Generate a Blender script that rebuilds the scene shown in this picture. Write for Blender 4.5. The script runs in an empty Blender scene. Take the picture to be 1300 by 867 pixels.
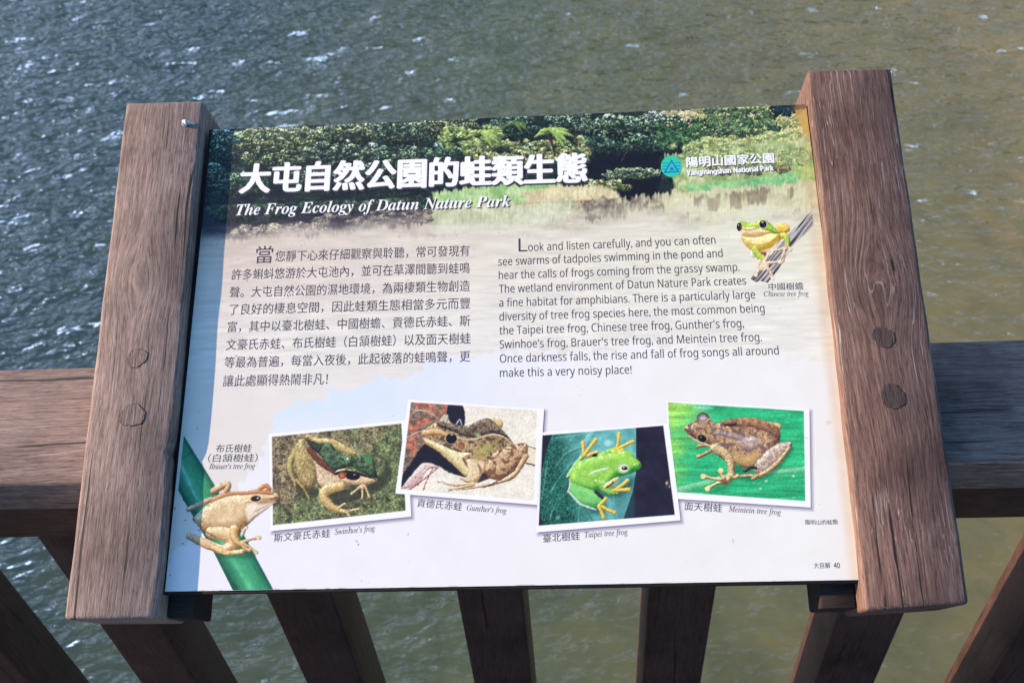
import bpy, bmesh, math, random
import numpy as np
from mathutils import Matrix, Vector

random.seed(4)
rng = np.random.default_rng(11)
C = bpy.context.scene.collection
RAD = math.radians

# ------------------------------------------------------------------ camera
CAM = np.array([0.05862242, -0.65949697, 0.65832509])
PITCH, YAW, ROLL = 0.79194628, -0.07812815, -0.08602728
FPX = 1264.0                                   # focal length for a 1300 px wide frame
def cam_axes(p, y, r):
    fwd = np.array([math.sin(y)*math.cos(p), math.cos(y)*math.cos(p), -math.sin(p)])
    right = np.cross(fwd, [0, 0, 1.0]); right /= np.linalg.norm(right)
    up = np.cross(right, fwd)
    c, s = math.cos(r), math.sin(r)
    return np.array([c*right+s*up, -s*right+c*up, fwd])
AX = cam_axes(PITCH, YAW, ROLL)
cam_d = bpy.data.cameras.new('camera'); cam = bpy.data.objects.new('camera', cam_d); C.objects.link(cam)
cam.matrix_world = Matrix(((AX[0][0], AX[1][0], -AX[2][0], CAM[0]),
                           (AX[0][1], AX[1][1], -AX[2][1], CAM[1]),
                           (AX[0][2], AX[1][2], -AX[2][2], CAM[2]), (0, 0, 0, 1)))
cam_d.sensor_width = 36.0; cam_d.lens = 36.0*FPX/1300.0
cam_d.clip_start = 0.02; cam_d.clip_end = 2000
cam_d.dof.use_dof = True; cam_d.dof.focus_distance = 0.93; cam_d.dof.aperture_fstop = 11.0
sc = bpy.context.scene
sc.camera = cam

# ------------------------------------------------------------------ light
SUN = np.array([-1.0, 0.10, 0.395]); SUN /= np.linalg.norm(SUN)      # direction towards the sun
ELEV = math.asin(SUN[2]); AZ = math.atan2(SUN[0], SUN[1])
w = bpy.data.worlds.new('World'); sc.world = w; w.use_nodes = True
nt = w.node_tree; bg = nt.nodes['Background']
sky = nt.nodes.new('ShaderNodeTexSky'); sky.sky_type = 'NISHITA'; sky.sun_disc = False
sky.sun_elevation = ELEV; sky.sun_rotation = AZ
sky.air_density = 1.0; sky.dust_density = 0.3; sky.ozone_density = 4.0
hs = nt.nodes.new('ShaderNodeHueSaturation'); hs.inputs['Saturation'].default_value = 1.15
nt.links.new(sky.outputs[0], hs.inputs['Color'])
# broken bright bluish bank added to the unseen sky, far left, for ripples to mirror
wtc = nt.nodes.new('ShaderNodeTexCoord')
wn_ = nt.nodes.new('ShaderNodeTexNoise'); wn_.inputs['Scale'].default_value = 3.2; wn_.inputs['Detail'].default_value = 6.0; wn_.inputs['Roughness'].default_value = 0.58
nt.links.new(wtc.outputs['Generated'], wn_.inputs['Vector'])
wd = nt.nodes.new('ShaderNodeVectorMath'); wd.operation = 'DOT_PRODUCT'; wd.inputs[1].default_value = (-0.68, 0.66, -0.10)
nt.links.new(wtc.outputs['Generated'], wd.inputs[0])
wm = nt.nodes.new('ShaderNodeMath'); wm.operation = 'MULTIPLY_ADD'; wm.inputs[1].default_value = 0.42; nt.links.new(wd.outputs['Value'], wm.inputs[0]); nt.links.new(wn_.outputs['Fac'], wm.inputs[2])
wr = nt.nodes.new('ShaderNodeMapRange'); wr.interpolation_type = 'SMOOTHSTEP'; wr.inputs['From Min'].default_value = 0.62; wr.inputs['From Max'].default_value = 0.92
nt.links.new(wm.outputs[0], wr.inputs['Value'])
wx = nt.nodes.new('ShaderNodeMix'); wx.data_type = 'RGBA'; wx.inputs[7].default_value = (7.4, 9.6, 14.4, 1)
nt.links.new(wr.outputs[0], wx.inputs[0]); nt.links.new(hs.outputs[0], wx.inputs[6]); nt.links.new(wx.outputs[2], bg.inputs[0])
bg.inputs[1].default_value = 0.15
sun_d = bpy.data.lights.new('sun', 'SUN'); sun_d.energy = 5.0; sun_d.angle = RAD(0.53); sun_d.color = (1.0, 0.82, 0.61)
sun = bpy.data.objects.new('sun', sun_d); C.objects.link(sun)
sun.rotation_euler = Vector(-SUN).to_track_quat('-Z', 'Y').to_euler(); sun.location = (-3, 0, 4)
sc.view_settings.view_transform = 'Standard'; sc.view_settings.look = 'None'
sc.view_settings.exposure = 1.02; sc.view_settings.gamma = 1.0; sc.view_settings.use_curve_mapping = False
sc.render.engine = 'CYCLES'
sc.cycles.max_bounces = 6; sc.cycles.use_denoising = True

# ------------------------------------------------------------------ helpers
def link(name, me, mat=None, parent=None, loc=(0, 0, 0)):
    o = bpy.data.objects.new(name, me); C.objects.link(o)
    if mat is not None: me.materials.append(mat)
    if parent is not None: o.parent = parent
    o.location = loc
    return o
def tag(o, label=None, cat=None, group=None, kind=None):
    if label: o['label'] = label
    if cat: o['category'] = cat
    if group: o['group'] = group
    if kind: o['kind'] = kind
    return o
def hexa(bm, corners, bevel=0.004, segs=3):
    """closed box from 8 corners (bottom 4 ccw, top 4 ccw) with rounded edges"""
    v = [bm.verts.new(c) for c in corners]
    fs = [bm.faces.new([v[i] for i in f]) for f in ((3, 2, 1, 0), (4, 5, 6, 7), (0, 1, 5, 4), (1, 2, 6, 5), (2, 3, 7, 6), (3, 0, 4, 7))]
    if bevel > 0:
        es = list({e for f in fs for e in f.edges})
        bmesh.ops.bevel(bm, geom=es, offset=bevel, segments=segs, profile=0.5, affect='EDGES')
def box(bm, x0, x1, y0, y1, z0, z1, bevel=0.004, segs=3):
    hexa(bm, [(x0, y0, z0), (x1, y0, z0), (x1, y1, z0), (x0, y1, z0), (x0, y0, z1), (x1, y0, z1), (x1, y1, z1), (x0, y1, z1)], bevel, segs)
def finish(bm, name, smooth=True):
    bmesh.ops.recalc_face_normals(bm, faces=bm.faces)
    me = bpy.data.meshes.new(name); bm.to_mesh(me); bm.free()
    if smooth:
        for p in me.polygons: p.use_smooth = True
        try: me.set_sharp_from_angle(angle=RAD(40))
        except Exception: pass
    return me
def node(nt, t, **kw):
    n = nt.nodes.new(t)
    for k, v in kw.items():
        if k in n.inputs: n.inputs[k].default_value = v
        else: setattr(n, k, v)
    return n
def ramp(nt, stops, interp='LINEAR'):
    r = nt.nodes.new('ShaderNodeValToRGB'); r.color_ramp.interpolation = interp
    e = r.color_ramp.elements
    while len(e) < len(stops): e.new(0.5)
    for el, (p, c) in zip(e, stops):
        el.position = p; el.color = (c[0], c[1], c[2], 1) if len(c) == 3 else c
    return r
def newmat(name):
    m = bpy.data.materials.new(name); m.use_nodes = True
    return m, m.node_tree, m.node_tree.nodes['Principled BSDF']
def mix(nt, a, b, fac, mode='MIX'):
    n = nt.nodes.new('ShaderNodeMix'); n.data_type = 'RGBA'; n.blend_type = mode
    for s, v in ((n.inputs[0], fac), (n.inputs[6], a), (n.inputs[7], b)):
        if hasattr(v, 'is_linked') or isinstance(v, bpy.types.NodeSocket): nt.links.new(v, s)
        else: s.default_value = v if isinstance(v, (int, float)) else (*v, 1) if len(v) == 3 else v
    return n.outputs[2]

def wood(name, light, mid, dark, axis='Y', pale_cracks=0.0, rough=0.78, seed=0.0, fibre=1.0, bump=0.35, blotch=0.85, knot=None):
    """weathered, oiled hardwood; the grain runs along the given local axis"""
    m, nt, p = newmat(name)
    tc = nt.nodes.new('ShaderNodeTexCoord')
    def mp(across, along, off=0.0):
        s = {'X': (along, across, across), 'Y': (across, along, across), 'Z': (across, across, along)}[axis]
        mm = nt.nodes.new('ShaderNodeMapping'); mm.inputs['Scale'].default_value = s
        mm.inputs['Location'].default_value = (seed+off, seed*1.7+off, seed*0.6-off)
        nt.links.new(warp, mm.inputs['Vector']); return mm.outputs[0]
    # slow sideways wander of the grain
    wn = node(nt, 'ShaderNodeTexNoise', Scale=5.0, Detail=2.0); nt.links.new(tc.outputs['Object'], wn.inputs['Vector'])
    sub = nt.nodes.new('ShaderNodeVectorMath'); sub.operation = 'SUBTRACT'; sub.inputs[1].default_value = (.5, .5, .5)
    nt.links.new(wn.outputs['Color'], sub.inputs[0])
    scl = nt.nodes.new('ShaderNodeVectorMath'); scl.operation = 'SCALE'; scl.inputs['Scale'].default_value = 0.014
    nt.links.new(sub.outputs[0], scl.inputs[0])
    add = nt.nodes.new('ShaderNodeVectorMath'); nt.links.new(tc.outputs['Object'], add.inputs[0]); nt.links.new(scl.outputs[0], add.inputs[1])
    warp = add.outputs[0]
    if knot:                                   # the fibres flow round a knot
        kd = nt.nodes.new('ShaderNodeVectorMath'); kd.operation = 'SUBTRACT'; kd.inputs[1].default_value = knot[:3]; nt.links.new(tc.outputs['Object'], kd.inputs[0])
        ks = nt.nodes.new('ShaderNodeVectorMath'); ks.operation = 'MULTIPLY'; ks.inputs[1].default_value = (1/knot[3], 0.55/knot[3], 0); nt.links.new(kd.outputs[0], ks.inputs[0])
        kl = nt.nodes.new('ShaderNodeVectorMath'); kl.operation = 'DOT_PRODUCT'; nt.links.new(ks.outputs[0], kl.inputs[0]); nt.links.new(ks.outputs[0], kl.inputs[1])
        kn = nt.nodes.new('ShaderNodeMath'); kn.operation = 'MULTIPLY'; kn.inputs[1].default_value = -1.0; nt.links.new(kl.outputs['Value'], kn.inputs[0])
        ke = nt.nodes.new('ShaderNodeMath'); ke.operation = 'EXPONENT'; nt.links.new(kn.outputs[0], ke.inputs[0])
        km = nt.nodes.new('ShaderNodeVectorMath'); km.operation = 'MULTIPLY'; km.inputs[1].default_value = (-0.85, -0.35, 0); nt.links.new(kd.outputs[0], km.inputs[0])
        kk_ = nt.nodes.new('ShaderNodeVectorMath'); kk_.operation = 'SCALE'; nt.links.new(km.outputs[0], kk_.inputs[0]); nt.links.new(ke.outputs[0], kk_.inputs['Scale'])
        ka = nt.nodes.new('ShaderNodeVectorMath'); nt.links.new(warp, ka.inputs[0]); nt.links.new(kk_.outputs[0], ka.inputs[1]); warp = ka.outputs[0]
    n1 = node(nt, 'ShaderNodeTexNoise', Scale=1.0, Detail=6.0, Roughness=0.7); nt.links.new(mp(560*fibre, 24), n1.inputs['Vector'])
    n2 = node(nt, 'ShaderNodeTexNoise', Scale=1.0, Detail=5.0, Roughness=0.65); nt.links.new(mp(1000*fibre, 85, 3), n2.inputs['Vector'])
    n3 = node(nt, 'ShaderNodeTexNoise', Scale=9.0, Detail=4.0, Roughness=0.6); nt.links.new(warp, n3.inputs['Vector'])
    n4 = node(nt, 'ShaderNodeTexNoise', Scale=1.0, Detail=3.0, Roughness=0.6); nt.links.new(mp(170*fibre, 2.6, 9), n4.inputs['Vector'])
    r1 = ramp(nt, [(0.30, dark), (0.5, mid), (0.70, light)]); nt.links.new(n1.outputs['Fac'], r1.inputs[0])
    r3 = ramp(nt, [(0.36, (0.58, 0.54, 0.53)), (0.50, (0.98, 0.97, 0.97)), (0.64, (1.22, 1.20, 1.20))]); nt.links.new(n3.outputs['Fac'], r3.inputs[0])
    c = mix(nt, r1.outputs[0], r3.outputs[0], blotch, 'MULTIPLY')
    # pores: short dark dashes along the fibre
    r2 = ramp(nt, [(0.36, (0.45, 0.42, 0.42)), (0.47, (1, 1, 1)), (0.62, (1, 1, 1)), (0.72, (1.35, 1.35, 1.35))]); nt.links.new(n2.outputs['Fac'], r2.inputs[0])
    c = mix(nt, c, r2.outputs[0], 0.85, 'MULTIPLY')
    # drying checks
    rd = ramp(nt, [(0.325, (1, 1, 1)), (0.350, (0, 0, 0))]); nt.links.new(n4.outputs['Fac'], rd.inputs[0])
    c = mix(nt, c, (dark[0]*0.35, dark[1]*0.35, dark[2]*0.35), rd.outputs[0])
    if pale_cracks > 0:
        n5 = node(nt, 'ShaderNodeTexNoise', Scale=1.0, Detail=2.0, Roughness=0.5); nt.links.new(mp(240, 3.2, 21), n5.inputs['Vector'])
        s5 = nt.nodes.new('ShaderNodeMath'); s5.operation = 'SUBTRACT'; s5.inputs[1].default_value = 0.5; nt.links.new(n5.outputs['Fac'], s5.inputs[0])
        a5 = nt.nodes.new('ShaderNodeMath'); a5.operation = 'ABSOLUTE'; nt.links.new(s5.outputs[0], a5.inputs[0])
        n6 = node(nt, 'ShaderNodeTexNoise', Scale=1.0, Detail=2.0); nt.links.new(mp(26, 10, 31), n6.inputs['Vector'])
        r6 = ramp(nt, [(0.42, (0, 0, 0)), (0.62, (1, 1, 1))]); nt.links.new(n6.outputs['Fac'], r6.inputs[0])
        r5 = ramp(nt, [(0.004, (1, 1, 1)), (0.012, (0, 0, 0))]); nt.links.new(a5.outputs[0], r5.inputs[0])
        k = mix(nt, r5.outputs[0], r6.outputs[0], 1.0, 'MULTIPLY')
        kk = nt.nodes.new('ShaderNodeMath'); kk.operation = 'MULTIPLY'; kk.inputs[1].default_value = pale_cracks; nt.links.new(k, kk.inputs[0])
        c = mix(nt, c, (0.50, 0.42, 0.36), kk.outputs[0])
    nt.links.new(c, p.inputs['Base Color'])
    p.inputs['Roughness'].default_value = rough; p.inputs['Specular IOR Level'].default_value = 0.25
    b1 = node(nt, 'ShaderNodeBump', Strength=bump, Distance=0.0012); nt.links.new(n2.outputs['Fac'], b1.inputs['Height'])
    b2 = node(nt, 'ShaderNodeBump', Strength=bump, Distance=0.002); nt.links.new(n1.outputs['Fac'], b2.inputs['Height']); nt.links.new(b1.outputs[0], b2.inputs['Normal'])
    nt.links.new(b2.outputs[0], p.inputs['Normal'])
    return m

def plain(name, col, rough=0.5, spec=0.4, metallic=0.0, noise=0.15, nscale=60):
    m, nt, p = newmat(name)
    n = node(nt, 'ShaderNodeTexNoise', Scale=float(nscale), Detail=4.0)
    tc = nt.nodes.new('ShaderNodeTexCoord'); nt.links.new(tc.outputs['Object'], n.inputs['Vector'])
    r = ramp(nt, [(0.3, tuple(c*(1-noise) for c in col)), (0.7, tuple(min(1, c*(1+noise)) for c in col))]); nt.links.new(n.outputs['Fac'], r.inputs[0])
    nt.links.new(r.outputs[0], p.inputs['Base Color'])
    p.inputs['Roughness'].default_value = rough; p.inputs['Specular IOR Level'].default_value = spec; p.inputs['Metallic'].default_value = metallic
    return m

M_beamL = wood('weathered grey brown wood', (0.365, 0.252, 0.200), (0.225, 0.147, 0.115), (0.095, 0.058, 0.046), 'Y', 0.3, seed=1.3, bump=0.28, knot=(-0.352, 0.060, 0, 0.020))
M_beamR = wood('oiled brown wood', (0.235, 0.138, 0.103), (0.135, 0.074, 0.055), (0.052, 0.028, 0.022), 'Y', 0.6, seed=7.1, bump=0.28, knot=(0.349, 0.035, 0, 0.026))
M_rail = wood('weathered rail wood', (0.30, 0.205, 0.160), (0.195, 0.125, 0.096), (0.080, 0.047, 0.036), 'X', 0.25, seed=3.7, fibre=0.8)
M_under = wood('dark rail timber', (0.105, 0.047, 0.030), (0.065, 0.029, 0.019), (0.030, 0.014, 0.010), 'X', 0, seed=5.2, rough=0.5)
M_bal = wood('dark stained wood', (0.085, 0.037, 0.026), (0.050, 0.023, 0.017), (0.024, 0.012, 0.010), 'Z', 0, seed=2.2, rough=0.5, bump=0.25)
M_back = wood('dark backing board', (0.040, 0.024, 0.018), (0.026, 0.016, 0.013), (0.014, 0.009, 0.008), 'X', 0, seed=9.4)
M_plugL = wood('grey end grain plug', (0.330, 0.230, 0.185), (0.190, 0.126, 0.100), (0.070, 0.045, 0.037), 'Y', 0, seed=4.4, fibre=0.8, bump=0.6)
M_plugR = wood('dark end grain plug', (0.105, 0.068, 0.056), (0.060, 0.038, 0.032), (0.024, 0.016, 0.014), 'Y', 0, seed=6.4, fibre=0.8, bump=0.6)
M_gap = plain('dark joint dirt', (0.055, 0.038, 0.031), 0.9, 0.1)
M_nail = plain('dull zinc', (0.56, 0.53, 0.50), 0.55, 0.4, 0.25, 0.3, 400)
M_deck = wood('deck boards', (0.22, 0.16, 0.13), (0.15, 0.10, 0.08), (0.07, 0.045, 0.04), 'X', 0, seed=8.8)

# ------------------------------------------------------------------ water
ZW = -1.62
def water_mesh():
    n = 700
    t = np.linspace(-1, 1, n)
    xs = 0.2 + 3.3*t + 350*np.sinh(t*12.0)/np.sinh(12.0)
    t2 = np.linspace(0, 1, n)
    ys = -1.6 + 7.4*t2 + 420*np.sinh(t2*11)/np.sinh(11)
    # start behind the viewer with a few coarse rows
    ys = np.concatenate([[-400, -120, -40, -15, -6, -3], ys])
    X, Y = np.meshgrid(xs, ys)
    dx = np.gradient(xs)[None, :]*np.ones_like(X); dy = np.gradient(ys)[:, None]*np.ones_like(X)
    sp = np.maximum(np.abs(dx), np.abs(dy))
    Z = np.zeros_like(X)
    r = np.random.default_rng(5)
    wind = RAD(115)                                # waves run this way in plan
    # patchiness so that trains of waves come and go
    for k in range(90):
        lam = 0.045*(0.60/0.045)**(r.random()**1.15)
        th = wind + r.normal(0, 0.48)
        kk = 2*math.pi/lam
        amp = 0.0036*lam*(1.0 if lam < 0.22 else 0.5)
        kx, ky = kk*math.cos(th), kk*math.sin(th)
        ph = r.random()*6.283
        gx, gy = r.normal(0, 0.9/ (lam*6), 2); gp = r.random()*6.283
        env = 0.55 + 0.45*np.sin(gx*X*0.35+gy*Y*0.35+gp)
        fade = np.clip(lam/(2.2*sp) - 0.7, 0, 1)
        s = np.sin(kx*X+ky*Y+ph + 0.5*np.sin(0.21*kx*X - 0.33*ky*Y + gp))
        Z += amp*fade*env*(s + 0.25*np.cos(2*(kx*X+ky*Y+ph)))*1.0
    me = bpy.data.meshes.new('water')
    grid_fill(me, np.stack([X, Y, Z+ZW], -1))
    return me
def grid_fill(me, P, col=None, keep=None):
    """regular grid of points (rows, cols, 3) as a mesh, with an optional colour per point"""
    ny, nx = P.shape[:2]
    idx = np.arange(ny*nx, dtype=np.int32).reshape(ny, nx)
    q = np.stack([idx[:-1, :-1], idx[:-1, 1:], idx[1:, 1:], idx[1:, :-1]], -1).reshape(-1, 4)
    V = P.reshape(-1, 3); cc = None if col is None else col.reshape(-1, 3)
    if keep is not None:
        k = keep.reshape(-1)
        q = q[k[q].all(1)]
        used = np.zeros(ny*nx, bool); used[q.ravel()] = True
        remap = np.cumsum(used, dtype=np.int64).astype(np.int32)-1
        q = remap[q]; V = V[used]; cc = None if cc is None else cc[used]
    nf = len(q)
    me.vertices.add(len(V)); me.vertices.foreach_set('co', np.ascontiguousarray(V, dtype=np.float32).ravel())
    me.loops.add(nf*4); me.loops.foreach_set('vertex_index', np.ascontiguousarray(q, dtype=np.int32).ravel())
    me.polygons.add(nf); me.polygons.foreach_set('loop_start', np.arange(0, nf*4, 4, dtype=np.int32))
    try: me.polygons.foreach_set('loop_total', np.full(nf, 4, dtype=np.int32))
    except Exception: pass
    me.polygons.foreach_set('use_smooth', np.ones(nf, bool))
    me.update(calc_edges=True); me.validate()
    if cc is not None:
        a = me.color_attributes.new('print', 'FLOAT_COLOR', 'POINT')
        rgba = np.ones((len(V), 4), np.float32); rgba[:, :3] = cc
        a.data.foreach_set('color', rgba.ravel())

m, nt, p = newmat('pond water')
tc = nt.nodes.new('ShaderNodeTexCoord')
nA = node(nt, 'ShaderNodeTexNoise', Scale=1.1, Detail=5.0, Roughness=0.6, Distortion=0.6); nt.links.new(tc.outputs['Object'], nA.inputs['Vector'])
nB = node(nt, 'ShaderNodeTexNoise', Scale=4.5, Detail=5.0, Roughness=0.65, Distortion=0.8); nt.links.new(tc.outputs['Object'], nB.inputs['Vector'])
# deep green water to the left, a shallow silty bed showing through to the right
sx = nt.nodes.new('ShaderNodeSeparateXYZ'); nt.links.new(tc.outputs['Object'], sx.inputs[0])
mr = node(nt, 'ShaderNodeMapRange'); mr.inputs['From Min'].default_value = -1.6; mr.inputs['From Max'].default_value = 1.9
nt.links.new(sx.outputs[0], mr.inputs['Value'])
rA = ramp(nt, [(0.0, (0.026, 0.046, 0.046)), (0.42, (0.070, 0.085, 0.050)), (1.0, (0.150, 0.124, 0.056))]); nt.links.new(mr.outputs[0], rA.inputs[0])
rB = ramp(nt, [(0.34, (0.62, 0.66, 0.66)), (0.52, (1, 1, 1)), (0.68, (1.45, 1.22, 0.92))]); nt.links.new(nB.outputs['Fac'], rB.inputs[0])
c = mix(nt, rA.outputs[0], rB.outputs[0], 0.55, 'MULTIPLY')
body = nt.nodes.new('ShaderNodeBsdfDiffuse'); nt.links.new(c, body.inputs['Color']); body.inputs['Normal'].default_value = (0, 0, 1)
up = nt.nodes.new('ShaderNodeCombineXYZ'); up.inputs[2].default_value = 1.0; nt.links.new(up.outputs[0], body.inputs['Normal'])
skin = nt.nodes.new('ShaderNodeBsdfGlossy'); skin.inputs['Roughness'].default_value = 0.02
fr = nt.nodes.new('ShaderNodeFresnel'); fr.inputs['IOR'].default_value = 1.333
mw = nt.nodes.new('ShaderNodeMapping'); mw.inputs['Rotation'].default_value = (0, 0, RAD(-22)); mw.inputs['Scale'].default_value = (0.72, 1.2, 1)
nt.links.new(tc.outputs['Object'], mw.inputs['Vector'])
# the breeze roughens the open water; it is calmer in the lee of the boardwalk and over the shallows
wv = nt.nodes.new('ShaderNodeVectorMath'); wv.operation = 'DOT_PRODUCT'; wv.inputs[1].default_value = (-0.20, 0.22, 0); nt.links.new(tc.outputs['Object'], wv.inputs[0])
wp = node(nt, 'ShaderNodeTexNoise', Scale=0.9, Detail=2.0); nt.links.new(tc.outputs['Object'], wp.inputs['Vector'])
wa = nt.nodes.new('ShaderNodeMath'); wa.operation = 'MULTIPLY_ADD'; wa.inputs[1].default_value = 0.9; nt.links.new(wp.outputs['Fac'], wa.inputs[0]); nt.links.new(wv.outputs['Value'], wa.inputs[2])
wind_ = node(nt, 'ShaderNodeMapRange'); nt.links.new(wa.outputs[0], wind_.inputs['Value'])
wind_.inputs['From Min'].default_value = 0.30; wind_.inputs['From Max'].default_value = 1.05; wind_.inputs['To Min'].default_value = 0.34; wind_.inputs['To Max'].default_value = 1.0
prev = None
for sc_, st_, di_, dt_ in ((7.0, 1.0, 0.030, 1.0), (15.0, 1.0, 0.031, 1.0), (30.0, 1.0, 0.021, 1.0), (64.0, 0.9, 0.006, 1.0)):
    nC = node(nt, 'ShaderNodeTexNoise', Scale=sc_, Detail=dt_, Roughness=0.5, Distortion=0.5); nt.links.new(mw.outputs[0], nC.inputs['Vector'])
    bC = node(nt, 'ShaderNodeBump', Strength=st_, Distance=di_); nt.links.new(nC.outputs['Fac'], bC.inputs['Height']); nt.links.new(wind_.outputs[0], bC.inputs['Strength'])
    if prev: nt.links.new(prev, bC.inputs['Normal'])
    prev = bC.outputs[0]
nt.links.new(prev, skin.inputs['Normal']); nt.links.new(prev, fr.inputs['Normal'])
ms_ = nt.nodes.new('ShaderNodeMixShader'); nt.links.new(fr.outputs[0], ms_.inputs[0]); nt.links.new(body.outputs[0], ms_.inputs[1]); nt.links.new(skin.outputs[0], ms_.inputs[2])
nt.links.new(ms_.outputs[0], nt.nodes['Material Output'].inputs['Surface']); nt.nodes.remove(p)
M_water = m
tag(link('water', water_mesh(), M_water), kind='structure')

# far wooded shore round the pond (what the ripples mirror low down)
def hills_mesh():
    a = np.linspace(0, 2*math.pi, 181); k = np.array([0, .08, .2, .4, .7, 1.0])
    A, K = np.meshgrid(a, k)
    r = np.random.default_rng(8)
    top = 15 + 5*np.sin(2*A+1)+4*np.sin(5*A+2)+2*np.sin(11*A)
    R = 85 + 10*np.sin(3*A) + 70*K
    Z = ZW - 0.5 + top*np.sin(K*math.pi/2)**0.8
    P = np.stack([R*np.sin(A), R*np.cos(A), Z], -1)
    P[:, -1] = P[:, 0]
    me = bpy.data.meshes.new('hills'); grid_fill(me, P); return me
tag(link('hills', hills_mesh(), plain('hillside forest', (0.045, 0.075, 0.025), 0.9, 0.1, 0, 0.6, 0.35)), kind='structure')

# boardwalk the viewer stands on (its edge is under the railing)
bm = bmesh.new()
for k in range(9):
    y1 = -0.02 - k*0.145
    box(bm, -4.0, 4.0, y1-0.138, y1, -1.10, -1.06, 0.004, 2)
tag(link('boardwalk', finish(bm, 'boardwalk'), M_deck), kind='structure')

# ------------------------------------------------------------------ railing
ROOT_R = (0.0, -0.03, -1.06)
rail = bpy.data.objects.new('wooden_railing', None); C.objects.link(rail); rail.location = ROOT_R
tag(rail, 'brown wooden railing with square balusters between the boardwalk and the pond', 'railing')
inv = tuple(-c for c in ROOT_R)
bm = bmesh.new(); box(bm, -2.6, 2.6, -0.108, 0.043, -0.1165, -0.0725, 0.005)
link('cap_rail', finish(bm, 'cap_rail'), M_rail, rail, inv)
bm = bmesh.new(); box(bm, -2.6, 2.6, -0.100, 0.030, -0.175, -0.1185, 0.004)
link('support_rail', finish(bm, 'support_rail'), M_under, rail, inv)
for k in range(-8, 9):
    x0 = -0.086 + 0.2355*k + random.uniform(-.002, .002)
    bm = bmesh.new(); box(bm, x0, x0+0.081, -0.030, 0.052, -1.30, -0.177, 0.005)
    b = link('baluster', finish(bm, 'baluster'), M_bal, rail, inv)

# ------------------------------------------------------------------ sign: frame
TILT = 0.441822
U = np.array([0, math.cos(TILT), math.sin(TILT)]); NV = np.array([0, -math.sin(TILT), math.cos(TILT)])
OFF = (0, 0.055, 0.060)                       # board centre seen from the sign's base on the rail
base = -0.055*U - 0.060*NV
sign = bpy.data.objects.new('information_sign', None); C.objects.link(sign)
sign.location = base; sign.rotation_euler = (TILT, 0, 0)
tag(sign, 'tilted frog ecology information board held between two thick brown wooden beams', 'information sign')

HT = 0.0108                                    # beams stand this far proud of the board
def beam(name, xl_b, xr_b, xl_t, xr_t, ub_l, ub_r, ut_l, ut_r, mat, notches):
    bm = bmesh.new()
    hexa(bm, [(xl_b, ub_l, -0.060), (xr_b, ub_r, -0.060), (xr_t, ut_r, -0.060), (xl_t, ut_l, -0.060),
              (xl_b, ub_l, HT), (xr_b, ub_r, HT), (xr_t, ut_r, HT), (xl_t, ut_l, HT)], 0.0036, 3)
    # cut lengthways so that the worn arrises can wander a little
    for k in range(1, 60):
        co = -0.27 + 0.54*k/60
        bmesh.ops.bisect_plane(bm, geom=bm.verts[:]+bm.edges[:]+bm.faces[:], plane_co=(0, co, 0), plane_no=(0, 1, 0))
    for v in bm.verts:
        s = math.sin(v.co.y*41+v.co.x*9)*0.00022 + math.sin(v.co.y*97+2)*0.00018
        v.co.x += s; v.co.z += 0.0001*math.sin(v.co.y*63+v.co.x*70)
        for (nx, ny, ry, d) in notches:
            if abs(v.co.x-nx) < 0.006 and abs(v.co.y-ny) < ry and v.co.z > HT-0.008:
                f = 1-abs(v.co.y-ny)/ry
                v.co.x -= d*f*(1 if nx > (xl_b+xr_b)/2 else -1); v.co.z -= abs(d)*f*0.12
    return link('side_beam', finish(bm, name), mat, sign, OFF)
bL = beam('beam grey', -0.3827, -0.3015, -0.3898, -0.3075, -0.2545, -0.2550, 0.2620, 0.2605, M_beamL, [(-0.3032, -0.108, 0.012, 0.0035), (-0.3030, -0.131, 0.010, 0.002)])
bR = beam('beam brown', 0.2985, 0.3832, 0.3062, 0.3882, -0.2578, -0.2532, 0.2650, 0.2630, M_beamR, [(0.3045, 0.10, 0.03, 0.001)])
bL['label'] = 'greyer weathered left beam'; bR['label'] = 'darker brown beam with pale cracks'
def plug(parent, x, u, r, mat, sink=0.0004):
    # round bung with a ragged rim, a hair below the face, and the dark joint round it
    for nm, rr, dz, mm in (('joint', r*1.035, 0.0, M_gap), ('screw_plug', r, 0.00012, mat)):
        bm = bmesh.new()
        ring = []
        for k in range(96):
            a = 2*math.pi*k/96
            q = rr*(1 + 0.07*math.sin(2*a+x*50+u*90) + 0.06*math.sin(3*a+u*300) + 0.035*math.sin(7*a+u*90) + 0.02*math.sin(13*a+u*190))
            ring.append((x+q*math.cos(a), u+q*math.sin(a)))
        lo = [bm.verts.new((a, b, HT-0.004)) for a, b in ring]
        hi = [bm.verts.new((a, b, HT+0.00045+dz)) for a, b in ring]
        c0 = bm.verts.new((x, u, HT+0.00045+dz-0.0002))
        for k in range(96):
            j = (k+1) % 96
            bm.faces.new((lo[k], lo[j], hi[j], hi[k])); bm.faces.new((hi[k], hi[j], c0))
        o = link(nm, finish(bm, nm), mm, sign if parent is None else parent, (0, 0, 0))
plug(bL, -0.3450, -0.0177, 0.0090, M_plugL); plug(bL, -0.3430, -0.0735, 0.0108, M_plugL)
plug(bR, 0.3441, -0.0195, 0.0094, M_plugR); plug(bR, 0.3451, -0.0750, 0.0105, M_plugR)
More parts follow.
